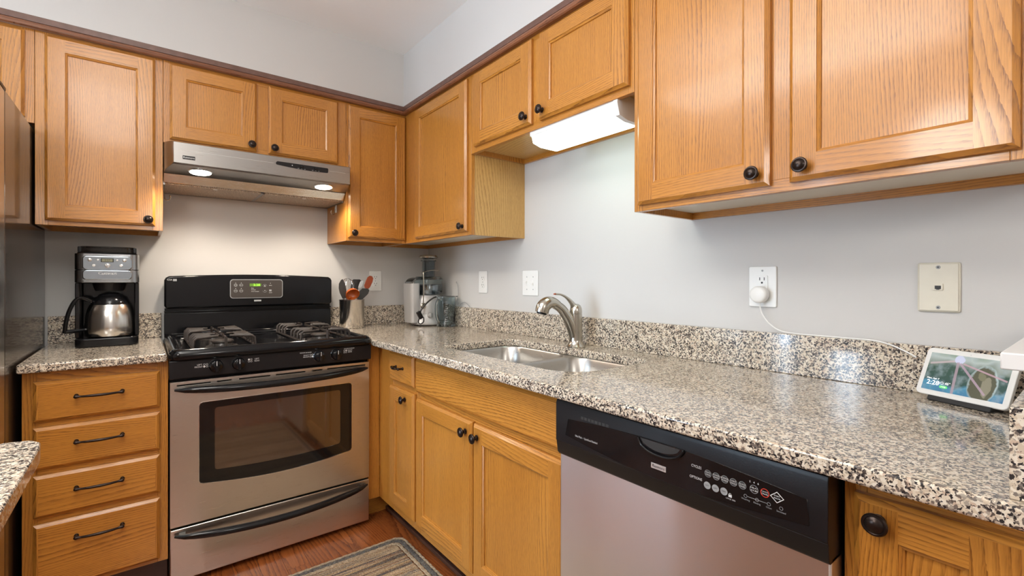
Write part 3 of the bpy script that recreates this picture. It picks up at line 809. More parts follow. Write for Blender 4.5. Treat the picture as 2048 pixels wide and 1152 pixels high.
    b.text('POWER BURNER', .0062, (-.744, cy, .8745), Xd, Yd, M['print']); burner_mark(b, -.762, .863, 1); b.text('RIGHT', .0074, (-.741, cy, .8665), Xd, Yd, M['print']); b.text('REAR', .0074, (-.741, cy, .859), Xd, Yd, M['print'])
    bl(b, 'burner_label', cp)
    kn = None
    for x in (-1.251, -1.176, -.874, -.802):
        if kn is None:
            b = MB(); mt = Matrix.Rotation(R(90), 4, 'X')
            b.lathe([(0, 0), (.0235, 0), (.0240, .003), (.0225, .0045), (.0205, .016), (.0195, .019), (.017, .0205), (0, .0208)], M['blackgloss'], mt, 36)
            b.lathe([(.0236, .0002), (.0243, .0028), (.0237, .0036)], M['chrome'], mt, 36, cap=False)
            sec_ = [(-.0042, -.019), (.0042, -.019), (.0058, .017), (.0, .0225), (-.0058, .017)]
            b.prism(sec_, -.032, -.019, M['blackgloss'], 'y')
            b.box(-.0009, .0009, -.0324, -.0315, .004, .021, M['print'])
            kn = b.build('burner_knob', cp)
        else:
            k2 = kn.copy(); COL.objects.link(k2); k2.parent = cp; k2.location = (x - og[0], cy - og[1], .8535 - og[2]); continue
        kn.location = (x - og[0], cy - og[1], .8535 - og[2])
    # oven door
    b = MB()
    def curved(x0, x1, zt, zb, dip, r=.012, n=18):
        out = [(x1 - r, zt), (x0 + r, zt), (x0 + r * .3, zt - r * .3), (x0, zt - r), (x0, zb + r), (x0 + r * .3, zb + r * .3)]
        for i in range(n + 1):
            t_ = i / n; x = x0 + r + (x1 - x0 - 2 * r) * t_
            out.append((x, zb - dip * math.sin(PI * t_)))
        out += [(x1 - r * .3, zb + r * .3), (x1, zb + r), (x1, zt - r), (x1 - r * .3, zt - r * .3)]
        return out
    slots = []
    xs = [(-1.372, -1.265), (-1.246, -1.197), (-1.172, -1.060), (-1.040, -.925), (-.900, -.855), (-.835, -.665)]
    for xa, xb in xs: slots.append(rpoly(xa, xb, .7875, .7935, .0025, 3))
    win = curved(-1.303, -.728, .718, .412, .022)
    b.prism([(X0 + .005, .271), (X1 - .005, .271), (X1 - .005, .8035), (X0 + .005, .8035)], F, F + .022, M['steel'], 'y', holes=slots + [win])
    b.box(X0 + .008, X1 - .008, F + .022, -.597, .273, .800, M['black'])
    dr = bl(b, 'oven_door', bevel=.0018, seg=2)
    b = MB(); b.prism(curved(-1.3025, -.7285, .7175, .4125, .022), F + .001, F + .018, M['ovenborder'], 'y', holes=[curved(-1.253, -.777, .692, .452, .010, .01)])
    b.prism(curved(-1.2528, -.7772, .6918, .4522, .010, .0098), F + .003, F + .016, M['ovenglass'], 'y')
    bl(b, 'window', dr)
    b = MB(); out = curved(-1.3045, -.7265, .7195, .4105, .022, .0135); inn = curved(-1.3025, -.7285, .7175, .4125, .022)
    b.prism(out, F - .0012, F + .0005, M['chrome'], 'y', holes=[inn]); bl(b, 'window_trim', dr)
    def handle(z, sag, parent):
        b = MB(); K = 25; pts = []; rad = []
        for i in range(K):
            t_ = -1 + 2 * i / (K - 1); e = math.sqrt(max(0, 1 - abs(t_) ** 7))
            pts.append((-1.0185 + t_ * .360, F - .010 - .044 * (1 - t_ * t_) ** .7, z + sag * (t_ * t_)))
            rad.append((.0135 * max(e, .25), .0140 * max(e, .3)))
        b.tube(pts, rad, M['blackgloss'], 18, flat=(0, 0, 1))
        for sx in (-1, 1): b.box(-1.0185 + sx * .337 - .010, -1.0185 + sx * .337 + .010, F - .020, F, z + sag * .87 - .005, z + sag * .87 + .005, M['blackgloss'])
        return b
    bl(handle(.7665, .010, dr), 'handle', dr, ang=60)
    # storage drawer
    b = MB(); b.box(X0 + .005, X1 - .005, F, F + .03, .072, .262, M['steel'])
    dd = bl(b, 'storage_drawer', bevel=.003)
    bl(handle(.222, .020, dd), 'handle', dd, ang=60)
    # grates and burners
    def grate(cx):
        b = MB(); I = M['iron']; zt = .954; hw = .106
        def bar(p, q, w=.0042, h=.0055): b.tube([p, q], [(w, h), (w, h)], I, 6, flat=(0, 0, 1))
        # spine
        bar((cx, -.115, zt), (cx, -.185, zt)); bar((cx, -.245, zt), (cx, -.475, zt)); bar((cx, -.535, zt), (cx, -.612, zt))
        for y in (-.115, -.612): b.tube([(cx, y, zt + .002), (cx, y, .912)], .0055, I, 6)
        b.tube([(cx, -.365, zt), (cx, -.365, .963)], .006, I, 6)
        for by in (-.215, -.505):
            for sx in (-1, 1):
                for k, dy in enumerate((-.084, -.030, .030, .084)):
                    y = by + dy; inn = .030 if dy == 0 else (.042 if abs(dy) < .06 else .020)
                    yi = by + dy * (.62 if abs(dy) > .06 else .5)
                    pts = [(cx + sx * hw, y, .914), (cx + sx * (hw - .003), y, zt - .008), (cx + sx * (hw - .012), y, zt), (cx + sx * inn, yi, zt + .001)]
                    b.tube(pts, [(.0032, .0045), (.0034, .0055), (.0034, .0060), (.0030, .0042)], I, 8, flat=(0, 0, 1))
        for sx in (-1, 1):
            b.tube([(cx + sx * hw, -.125, .916), (cx + sx * hw, -.60, .916)], .0048, I, 6)
        o = bl(b, 'grate', ct_, ang=50)
        for by in (-.215, -.505):
            b = MB(); mt = Matrix.Translation((cx, by, 0))
            b.lathe([(0, .9095), (.058, .9095), (.056, .912), (.038, .9135), (.036, .924), (.034, .926), (0, .926)], M['panelgrey'], mt, 32)
            b.lathe([(0, .9262), (.040, .9262), (.0415, .929), (.0395, .934), (.034, .9365), (0, .937)], M['iron'], mt, 32)
            bl(b, 'burner', ct_)
    grate(-1.213); grate(-.826)
stove()

# ------------------------------------------------------------------ range hood
def hood():
    og = (-1.02, -.18, 1.59); c = thing('range_hood', 'stainless steel under-cabinet range hood above the stove', 'range hood', og)
    X0, X1 = -1.4015, -.6445
    def bl(b, name, parent=c, **k): return b.build(name, parent, org=og, **k)
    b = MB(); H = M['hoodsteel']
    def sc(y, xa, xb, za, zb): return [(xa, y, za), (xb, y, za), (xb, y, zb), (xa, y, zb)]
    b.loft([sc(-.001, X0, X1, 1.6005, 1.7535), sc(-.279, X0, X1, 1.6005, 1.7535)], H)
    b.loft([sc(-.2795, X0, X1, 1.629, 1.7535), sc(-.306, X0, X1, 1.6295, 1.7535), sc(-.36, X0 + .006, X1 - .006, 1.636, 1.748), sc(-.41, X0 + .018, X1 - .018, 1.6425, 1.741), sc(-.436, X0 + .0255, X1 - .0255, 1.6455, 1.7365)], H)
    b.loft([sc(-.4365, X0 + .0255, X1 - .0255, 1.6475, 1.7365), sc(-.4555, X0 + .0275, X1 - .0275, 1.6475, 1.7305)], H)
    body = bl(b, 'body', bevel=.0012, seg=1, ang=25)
    b = MB(); b.prism([(-.306, 1.6285), (-.2795, 1.6285), (-.272, 1.5945), (-.284, 1.5935)], X0 + .001, X1 - .001, M['lipsteel'], 'x'); bl(b, 'lip', body, bevel=.001, seg=1)
    b = MB(); b.box(X0, X0 + .006, -.272, -.001, 1.585, 1.600, M['hoodsteel']); b.box(X1 - .006, X1, -.272, -.001, 1.585, 1.600, M['hoodsteel']); b.box(X0, X1, -.008, -.001, 1.585, 1.600, M['hoodsteel'])
    b.box(-1.028, -1.014, -.255, -.008, 1.588, 1.600, M['hoodsteel']); bl(b, 'rim', body)
    for xa, xb in ((X0 + .007, -1.029), (-1.013, X1 - .007)):
        b = MB(); b.box(xa, xb, -.270, -.009, 1.588, 1.5998, M['filter']); b.box((xa + xb) / 2 - .008, (xa + xb) / 2 + .008, -.262, -.248, 1.5862, 1.588, M['white']); bl(b, 'filter', c)
    b = MB(); yf = -.4557; Xd, Yd = (1, 0, 0), (0, 0, 1)
    n = 14; lo = [(-1.000 + .220 * i / n, 1.6955 - .0075 * i / n - .0045 * math.sin(PI * i / n)) for i in range(n + 1)]
    pts = lo + [(-.7765, 1.691), (-.7755, 1.706), (-.779, 1.7105), (-.996, 1.7105), (-1.002, 1.706), (-1.003, 1.699)]
    b.prism(pts, yf - .0012, yf, M['black'], 'y')
    for x in (-.895, -.833):
        b.lathe([(0, 0), (.0075, 0), (.0070, .005), (0, .006)], M['blackgloss'], Matrix.Translation((x, yf - .0012, 1.7005)) @ Matrix.Rotation(R(90), 4, 'X'), 16)
        for dx, s_ in ((-.014, 'OFF'), (0, 'LO'), (.014, 'HI')): b.text(s_, .0042, (x + dx, yf - .0012, 1.6905), Xd, Yd, M['print'])
    b.disc((-.935, yf - .0012, 1.701), .0022, Xd, Yd, M['print']); bl(b, 'control_strip')
    b = MB(); b.box(-1.344, -1.012, yf - .0005, yf + .001, 1.7000, 1.7008, M['print']); bl(b, 'groove', body)
    b = MB(); b.box(-.768, -.694, yf - .0005, yf + .001, 1.6985, 1.6993, M['print']); bl(b, 'groove', body)
    b = MB(); b.box(-1.344, -1.302, yf - .0010, yf + .001, 1.6650, 1.6795, M['black']); b.text('Kenmore', .0105, (-1.323, yf - .0010, 1.6722), Xd, Yd, M['print'], stretch=.95); bl(b, 'badge', body)
    tilt = math.atan2(.0165, .130)
    for x in (-1.277, -.772):
        mt = Matrix.Translation((x, -.370, 1.6372)) @ Matrix.Rotation(-tilt, 4, 'X')
        b = MB(); b.lathe([(.044, .001), (.0445, -.002), (.039, -.0035)], M['chrome'], mt, 32, cap=False, sy=1)
        b.lathe([(.039, -.0034), (.0, -.0040)], M['halogen'], mt, 32, cap=False, sy=1)
        bl(b, 'lamp', c)
        l = bpy.data.lights.new('hood_lamp_light', 'SPOT'); l.energy = 11; l.color = (1.0, .87, .72); l.spot_size = R(150); l.spot_blend = .5; l.shadow_soft_size = .03
        o = bpy.data.objects.new('hood_lamp_light', l); COL.objects.link(o); o.location = (x, -.370, 1.628); o.rotation_euler = (R(-6), 0, 0)
hood()
def hook(x, y, label, s):
    b = MB(); b.box(x - .0015, x + .0015, y - .008, y + .008, 1.545, 1.585, M['white'])
    pts = smooth([(x + s * .003, y, 1.575), (x + s * .006, y, 1.555), (x + s * .010, y - .004, 1.537), (x + s * .022, y - .008, 1.533), (x + s * .029, y - .010, 1.545), (x + s * .027, y - .010, 1.553)], 5)
    b.tube(pts, .0022, M['nickel'], 8); b.ball(pts[-1], .0032, M['nickel'], n=6)
    tag(b.build('wall_hook'), label, 'hook')
hook(-1.4010, -.16, 'small white hook on the cabinet side at the left end of the hood', 1)
hook(-.6455, -.16, 'small white hook on the cabinet side at the right end of the hood', -1)

# ------------------------------------------------------------------ under-cabinet fluorescent light
def ucl():
    og = (-.22, -1.59, 1.766); c = thing('under_cabinet_light', 'lit fluorescent strip light under the cabinet above the sink', 'light', og)
    ya, yb = -1.800, -1.385
    prof = [(-.300, 1.729), (-.293, 1.704), (-.255, 1.694), (-.170, 1.694), (-.163, 1.700), (-.163, 1.729)]
    b = MB(); b.box(-.305, -.155, yb + .004, ya - .004, 1.729, 1.7665, M['white']); b.build('housing', c, org=og, bevel=.002)
    b = MB(); b.prism([(p[0], p[1]) for p in prof], -1, 1, M['fluor'], 'y'); 
    for v in b.bm.verts: v.co.y = yb if v.co.y > 0 else ya + .012
    b.build('diffuser', c, org=og, bevel=.003, ang=25)
    b = MB(); b.prism([(-.309, 1.735), (-.297, 1.698), (-.255, 1.689), (-.160, 1.689), (-.152, 1.70), (-.152, 1.7665), (-.305, 1.7665)], ya - .006, ya + .011, M['white'], 'y')
    b.lathe([(0, 0), (.006, 0), (.005, .003), (0, .003)], M['greyprint'], Matrix.Translation((-.18, ya - .006, 1.715)) @ Matrix.Rotation(R(90), 4, 'X'), 16); b.build('end_cap', c, org=og)
ucl()

# ------------------------------------------------------------------ ceiling light (behind the field of view, its reflection shows in the doors)
og = (-1.62, -1.80, ZC); c = thing('ceiling_light', 'long white suspended ceiling light above the middle of the kitchen', 'light', og)
b = MB(); b.box(-1.66, -1.58, -1.90, -1.70, ZC - .02, ZC - .0005, M['white'])
for y in (-1.85, -1.75): b.tube([(-1.62, y, ZC - .02), (-1.62, y, ZC - .20)], .004, M['nickel'], 8)
b.build('mount', c, org=og)
b = MB(); b.loft([[(p[0], p[1], z) for p in rpoly(-1.79 + i, -1.45 - i, -2.41 + i, -1.21 - i, .02)] for i, z in ((.02, ZC - .20), (0, ZC - .215), (0, ZC - .245), (.02, ZC - .26))], M['ceillamp']); b.build('diffuser', c, org=og)
for gx, gy, lab in ((-2.15, -2.30, 'added unseen white globe above the near granite top, brightening the ceiling'), (-1.3, -4.2, 'added unseen white globe far behind the kitchen, brightening the ceiling')):  # out-of-view globes, added to throw more light onto the ceiling
    og = (gx, gy, ZC); c = thing('added_fill_pendant', lab, 'light', og)
    b = MB(); b.lathe([(0, ZC - .03), (.055, ZC - .025), (.06, ZC - .0005), (0, ZC - .0005)], M['nickel'], Matrix.Translation((gx, gy, 0)), 24); b.tube([(gx, gy, ZC - .03), (gx, gy, ZC - .44)], .006, M['nickel'], 8); b.build('stem', c, org=og)
    b = MB(); b.ball((gx, gy, ZC - .60), .17, M['globe'], n=16); b.build('globe', c, org=og)

# ------------------------------------------------------------------ dishwasher
def dishwasher():
    og = (-.35, -2.183, FL); c = thing('dishwasher', 'stainless steel dishwasher with a black control panel', 'dishwasher', og)
    Y0, Y1 = -1.8805, -2.4875
    def bl(b, name, parent=c, **k): return b.build(name, parent, org=og, **k)
    b = MB(); b.box(-.575, -.01, Y1, Y0, FL + .09, .881, M['black']); b.box(-.535, -.52, Y1, Y0, FL, FL + .1, M['matteblack']); bl(b, 'body')
    b = MB(); b.box(-.625, -.576, Y1, Y0, .155, .745, M['dwsteel']); bl(b, 'door', bevel=.004)
    X = -.640
    b = MB()
    # convex black fascia
    prof = [(-.577, .8805), (-.626, .8805), (-.637, .876), (X, .868), (X, .7735), (X + .0015, .772), (X + .0015, .771), (-.638, .770), (-.634, .742), (-.628, .7355), (-.577, .7355)]
    b.prism([(p[0], p[1]) for p in prof], Y1, Y0, M['black'], 'y')
    cp = bl(b, 'control_panel', bevel=.0012, seg=2, ang=40)
    # glossy inset with a bowed lower edge
    b = MB(); n = 24
    low = [(-1.915 - .547 * i / n, .794 - .004 * i / n - .020 * math.sin(PI * i / n)) for i in range(n + 1)]
    top = [(-2.459 + .534 * i / n, .832 + .004 * i / n + .015 * math.sin(PI * i / n)) for i in range(n + 1)]
    out = low + top
    b.prism(out, X - .0012, X, M['blackgloss'], 'x'); bl(b, 'fascia_inset', cp, bevel=.0005, seg=1)
    x = X - .0012; Xd, Yd = (0, -1, 0), (0, 0, 1)
    b = MB()
    b.text('Ultra Wash  \u2022  QuietGuard Standard', .0066, (x, -1.950, .801), Xd, Yd, M['print'], 'LEFT', stretch=.72)
    bl(b, 'feature_lettering', cp); b = MB()
    b.text('CYCLES', .0072, (x, -2.269, .8245), Xd, Yd, M['print'], stretch=.85); b.text('OPTIONS', .0072, (x, -2.268, .803), Xd, Yd, M['print'], stretch=.85)
    ys = [-2.2925, -2.3085, -2.3245, -2.3405, -2.3565]
    for y, (t1, t2) in zip(ys, (('POTS', 'PANS'), ('POWER', 'WASH'), ('NORMAL', 'WASH'), ('LIGHT', 'WASH'), ('QUICK', 'RINSE'))):
        b.disc((x, y, .819), .0066, Xd, Yd, M['matteblack']); b.ring((x, y, .819), .0068, .0006, Xd, Yd, M['greyprint'], depth=.0005)
        b.text(t1, .0038, (x, y, .8208), Xd, Yd, M['print'], depth=.0006); b.text(t2, .0038, (x, y, .8168), Xd, Yd, M['print'], depth=.0006)
    for y in (-2.291, -2.307, -2.323):
        b.disc((x, y, .7965), .0068, Xd, Yd, M['greyprint']); b.text('DRY', .0038, (x, y, .7965), Xd, Yd, M['panelgrey'], depth=.0006)
    y = -2.3345; b.box(x - .0004, x, y - .003, y + .003, .790, .7945, M['print']); b.ring((x, y, .795), .0024, .0007, Xd, Yd, M['print'], a0=0, a1=PI, n=10); b.text('LOCK ON', .0038, (x, y - .001, .7865), Xd, Yd, M['print'])
    b.ring((x, -2.3765, .819), .0072, .0007, Xd, Yd, M['greyprint']); b.text('DELAY', .0042, (x, -2.3765, .821), Xd, Yd, M['print']); b.text('HOURS', .0042, (x, -2.3765, .8165), Xd, Yd, M['print'])
    for y, s_ in ((-2.3695, '2'), (-2.3765, '4'), (-2.3835, '6')): b.text(s_, .0048, (x, y, .8305), Xd, Yd, M['print'])
    b.ring((x, -2.3945, .819), .0074, .0012, Xd, Yd, M['redprint']); b.text('CANCEL', .0031, (x, -2.3945, .8208), Xd, Yd, M['print']); b.text('DRAIN', .0036, (x, -2.3945, .8168), Xd, Yd, M['print'])
    cx = (x - .0005, -2.4140, .8185)
    D = [Vector((cx[0], cx[1] - dy, cx[2] + dz)) for dy, dz in ((.0112, 0), (0, .0095), (-.0112, 0), (0, -.0095))]
    Di = [Vector((cx[0], cx[1] - dy, cx[2] + dz)) for dy, dz in ((.0096, 0), (0, .0081), (-.0096, 0), (0, -.0081))]
    for i in range(4): b.quad([D[i], D[(i + 1) % 4], Di[(i + 1) % 4], Di[i]], M['print'], (-1, 0, 0))
    b.text('START', .0034, (x, -2.4140, .8205), Xd, Yd, M['print']); b.text('RESUME', .0030, (x, -2.4140, .8165), Xd, Yd, M['print'])
    for y, s_ in ((-2.362, 'Washing'), (-2.3815, 'Rinsing'), (-2.401, 'Clean'), (-2.4205, 'Sanitized')):
        b.ring((x, y, .8025), .0030, .0006, Xd, Yd, M['greyprint'], n=14); b.text(s_, .0042, (x, y, .7965), Xd, Yd, M['greyprint'])
    b.box(x - .0003, x, -2.3975, -2.3655, .8022, .8028, M['greyprint'])
    bl(b, 'control_markings', cp)
    b = MB(); b.box(x - .0010, x, -2.203, -2.168, .792, .803, M['button']); b.text('Kenmore', .0088, (x - .0010, -2.1855, .7975), Xd, Yd, M['darkprint'], stretch=.85); bl(b, 'badge', cp)
    # recessed latch grip
    b = MB(); n = 16
    a = [(-2.136 - .108 * i / n, .849) for i in range(n + 1)]; d_ = [(-2.244 + .108 * i / n, .849 - .026 * math.sin(PI * i / n) ** .5) for i in range(1, n)]
    b.prism(a + d_, X - .004, X, M['blackgloss'], 'x')
    a = [(-2.144 - .092 * i / n, .8475) for i in range(n + 1)]; d_ = [(-2.236 + .092 * i / n, .8475 - .018 * math.sin(PI * i / n) ** .5) for i in range(1, n)]
    b.prism(a + d_, X - .0046, X - .0041, M['slot'], 'x')
    b.tube(smooth([(X - .005, -2.137, .847), (X - .006, -2.146, .834), (X - .008, -2.165, .826), (X - .009, -2.190, .8235), (X - .008, -2.215, .826), (X - .006, -2.234, .834), (X - .005, -2.243, .847)], 5), .0026, M['blackgloss'], 10); bl(b, 'latch_handle', cp, bevel=.001)
    b = MB()
    for i in range(8): b.box(X - .0006, X, -1.968 - .011 * i - .0085, -1.968 - .011 * i, .845, .8515, M['slot'])
    bl(b, 'vent', cp)
dishwasher()

# ------------------------------------------------------------------ refrigerator
def fridge():
    og = (-2.17, -.4, FL); c = thing('refrigerator', 'tall black refrigerator at the left edge beside the drawers', 'refrigerator', og)
    def bl(b, name, **k): return b.build(name, c, org=og, **k)
    b = MB(); b.box(-2.55, -1.788, -.755, -.03, FL + .02, 1.738, M['fridgeside']); bl(b, 'body', bevel=.004)
    b = MB(); b.box(-2.55, -1.786, -.835, -.762, .70, 1.735, M['steelv']); bl(b, 'door', bevel=.010, seg=3)
    b = MB(); b.box(-2.55, -1.786, -.835, -.762, FL + .06, .692, M['steelv']); bl(b, 'freezer_drawer', bevel=.010, seg=3)
    b = MB(); b.box(-1.86, -1.79, -.83, -.72, 1.7385, 1.752, M['black']); bl(b, 'hinge_cover', bevel=.004)
    b = MB(); b.tube([(-2.48, -.835, .85), (-2.48, -.875, .87), (-2.48, -.875, 1.45), (-2.48, -.835, 1.47)], .011, M['chrome'], 12); bl(b, 'handle')
fridge()

# ------------------------------------------------------------------ coffee maker
def coffee():
    og = (-1.581, -.16, CT); c = thing('coffee_maker', 'steel and black grind-and-brew coffee maker on the left worktop', 'coffee maker', og)
    c.location = og
    def bl(b, name, parent=c, **k): return b.build(name, parent, org=og, **k)
    X0, X1 = -1.680, -1.482
    b = MB(); b.prism(rpoly(X0 + .001, X1 - .001, -.283, -.040, [.02, .02, .03, .03]), CT + .0005, .948, M['blackgloss']); bl(b, 'base', bevel=.004)
    b = MB(); b.box(X0, X0 + .014, -.235, -.04, .948, 1.168, M['blackgloss']); b.box(X1 - .014, X1, -.235, -.04, .948, 1.168, M['blackgloss']); b.box(X0 + .014, X1 - .014, -.12, -.04, .948, 1.168, M['blackgloss']); bl(b, 'housing', bevel=.003)
    b = MB(); b.prism(rpoly(X0 - .001, X1 + .001, -.262, -.038, [.006, .006, .03, .03]), 1.1685, 1.2185, M['headsteel']); b.prism(rpoly(X0 - .001, X1 + .001, -.262, -.038, [.006, .006, .03, .03]), 1.2195, 1.284, M['headsteel'])
    hd = bl(b, 'head', bevel=.0015)
    b = MB(); b.prism(rpoly(-1.656, -1.505, 1.180, 1.2185, .012), -.2685, -.262, M['bluechrome'], 'y'); b.prism(rpoly(-1.656, -1.505, 1.2195, 1.275, .012), -.2685, -.262, M['bluechrome'], 'y'); fp = bl(b, 'front_plate', hd, bevel=.003, seg=3)
    Xd, Yd = (1, 0, 0), (0, 0, 1); y = -.2685
    b = MB(); b.box(-1.601, -1.562, y - .0018, y, 1.2505, 1.2655, M['black']); b.box(-1.598, -1.565, y - .0022, y - .0018, 1.2525, 1.2635, M['lcd']); b.text('2:27', .010, (-1.5815, y - .0022, 1.258), Xd, Yd, M['darkprint']); bl(b, 'display', fp)
    for x, z, r in ((-1.634, 1.2585, .0068), (-1.610, 1.2585, .0040), (-1.551, 1.2585, .0040), (-1.528, 1.2585, .0068), (-1.622, 1.237, .0058), (-1.539, 1.237, .0058)):
        b = MB(); b.lathe([(0, 0), (r, 0), (r, .003), (r * .8, .004), (0, .0042)], M['button'], Matrix.Translation((x, y, z)) @ Matrix.Rotation(R(90), 4, 'X'), 20); bl(b, 'button', fp)
    b = MB(); mt = Matrix.Translation((-1.581, y, 1.2365)) @ Matrix.Rotation(R(90), 4, 'X'); b.lathe([(0, 0), (.0090, 0), (.0088, .005), (.007, .006), (0, .006)], M['button'], mt, 24)
    b.box(-.0020, .0020, -.0075, .0075, .006, .010, M['chrome'], mtx=mt @ Matrix.Rotation(R(25), 4, 'Z')); bl(b, 'dial', fp)
    b = MB(); b.text('Cuisinart', .0155, (-1.5805, y, 1.2055), Xd, Yd, M['button'], depth=.0006); bl(b, 'wordmark', fp)
    b = MB(); b.prism(rpoly(X0 + .006, X1 - .006, -.250, -.05, .02), 1.2845, 1.289, M['blackgloss'])
    b.prism(rpoly(X0 + .012, X1 - .012, -.240, -.06, .035), 1.2895, 1.3145, M['lidsmoke'])
    b.box(X0 + .008, X0 + .020, -.235, -.10, 1.2895, 1.312, M['blackgloss']); b.box(X1 - .020, X1 - .008, -.235, -.10, 1.2895, 1.312, M['blackgloss']); bl(b, 'lid', bevel=.003)
    b = MB(); b.lathe([(0, 1.135), (.045, 1.135), (.055, 1.168), (0, 1.168)], M['black'], Matrix.Translation((-1.578, -.19, 0)), 28); bl(b, 'filter_basket')
    # carafe: stands in the machine, a thing of its own
    og2 = (-1.575, -.202, .9485); k = thing('thermal_carafe', 'steel thermal carafe with black handle inside the coffee maker', 'carafe', og2)
    mt = Matrix.Translation((-1.575, -.202, 0))
    b = MB(); b.lathe([(0, .9487), (.066, .9487), (.076, .953), (.0785, .962), (.0795, .964), (.0795, .990), (.0775, 1.03), (.0715, 1.062), (.0645, 1.079), (0, 1.079)], M['steelv'], mt, 48); b.build('body', k, org=og2, ang=50)
    b = MB(); b.lathe([(0, 1.0795), (.0615, 1.0795), (.0605, 1.084), (.052, 1.106), (.040, 1.112), (.036, 1.120), (.020, 1.126), (0, 1.127)], M['blackgloss'], mt, 40); b.build('lid', k, org=og2, ang=50)
    b = MB(); pts = smooth([(-1.628, -.212, 1.093), (-1.655, -.222, 1.105), (-1.677, -.232, 1.100), (-1.695, -.240, 1.06), (-1.705, -.245, 1.01), (-1.708, -.246, .972)], 5)
    b.tube(pts, [(.010, .007)] * len(pts), M['blackgloss'], 12, flat=(-1, 0, .3)); b.tube([(-1.708, -.246, .976), (-1.68, -.236, .978), (-1.645, -.222, .981)], [(.009, .008)] * 3, M['blackgloss'], 10); b.build('handle', k, org=og2)
    b = MB(); s_ = 'Cuisinart'
    for i, ch in enumerate(s_):
        a = R(-78) + i * R(3.6) ; ce = Vector((-1.575 + .0798 * math.cos(a), -.202 + .0798 * math.sin(a), .974))
        b.text(ch, .0085, ce, (-math.sin(a), math.cos(a), 0), (0, 0, 1), M['darkprint'])
    b.build('wordmark', k, org=og2)
coffee()

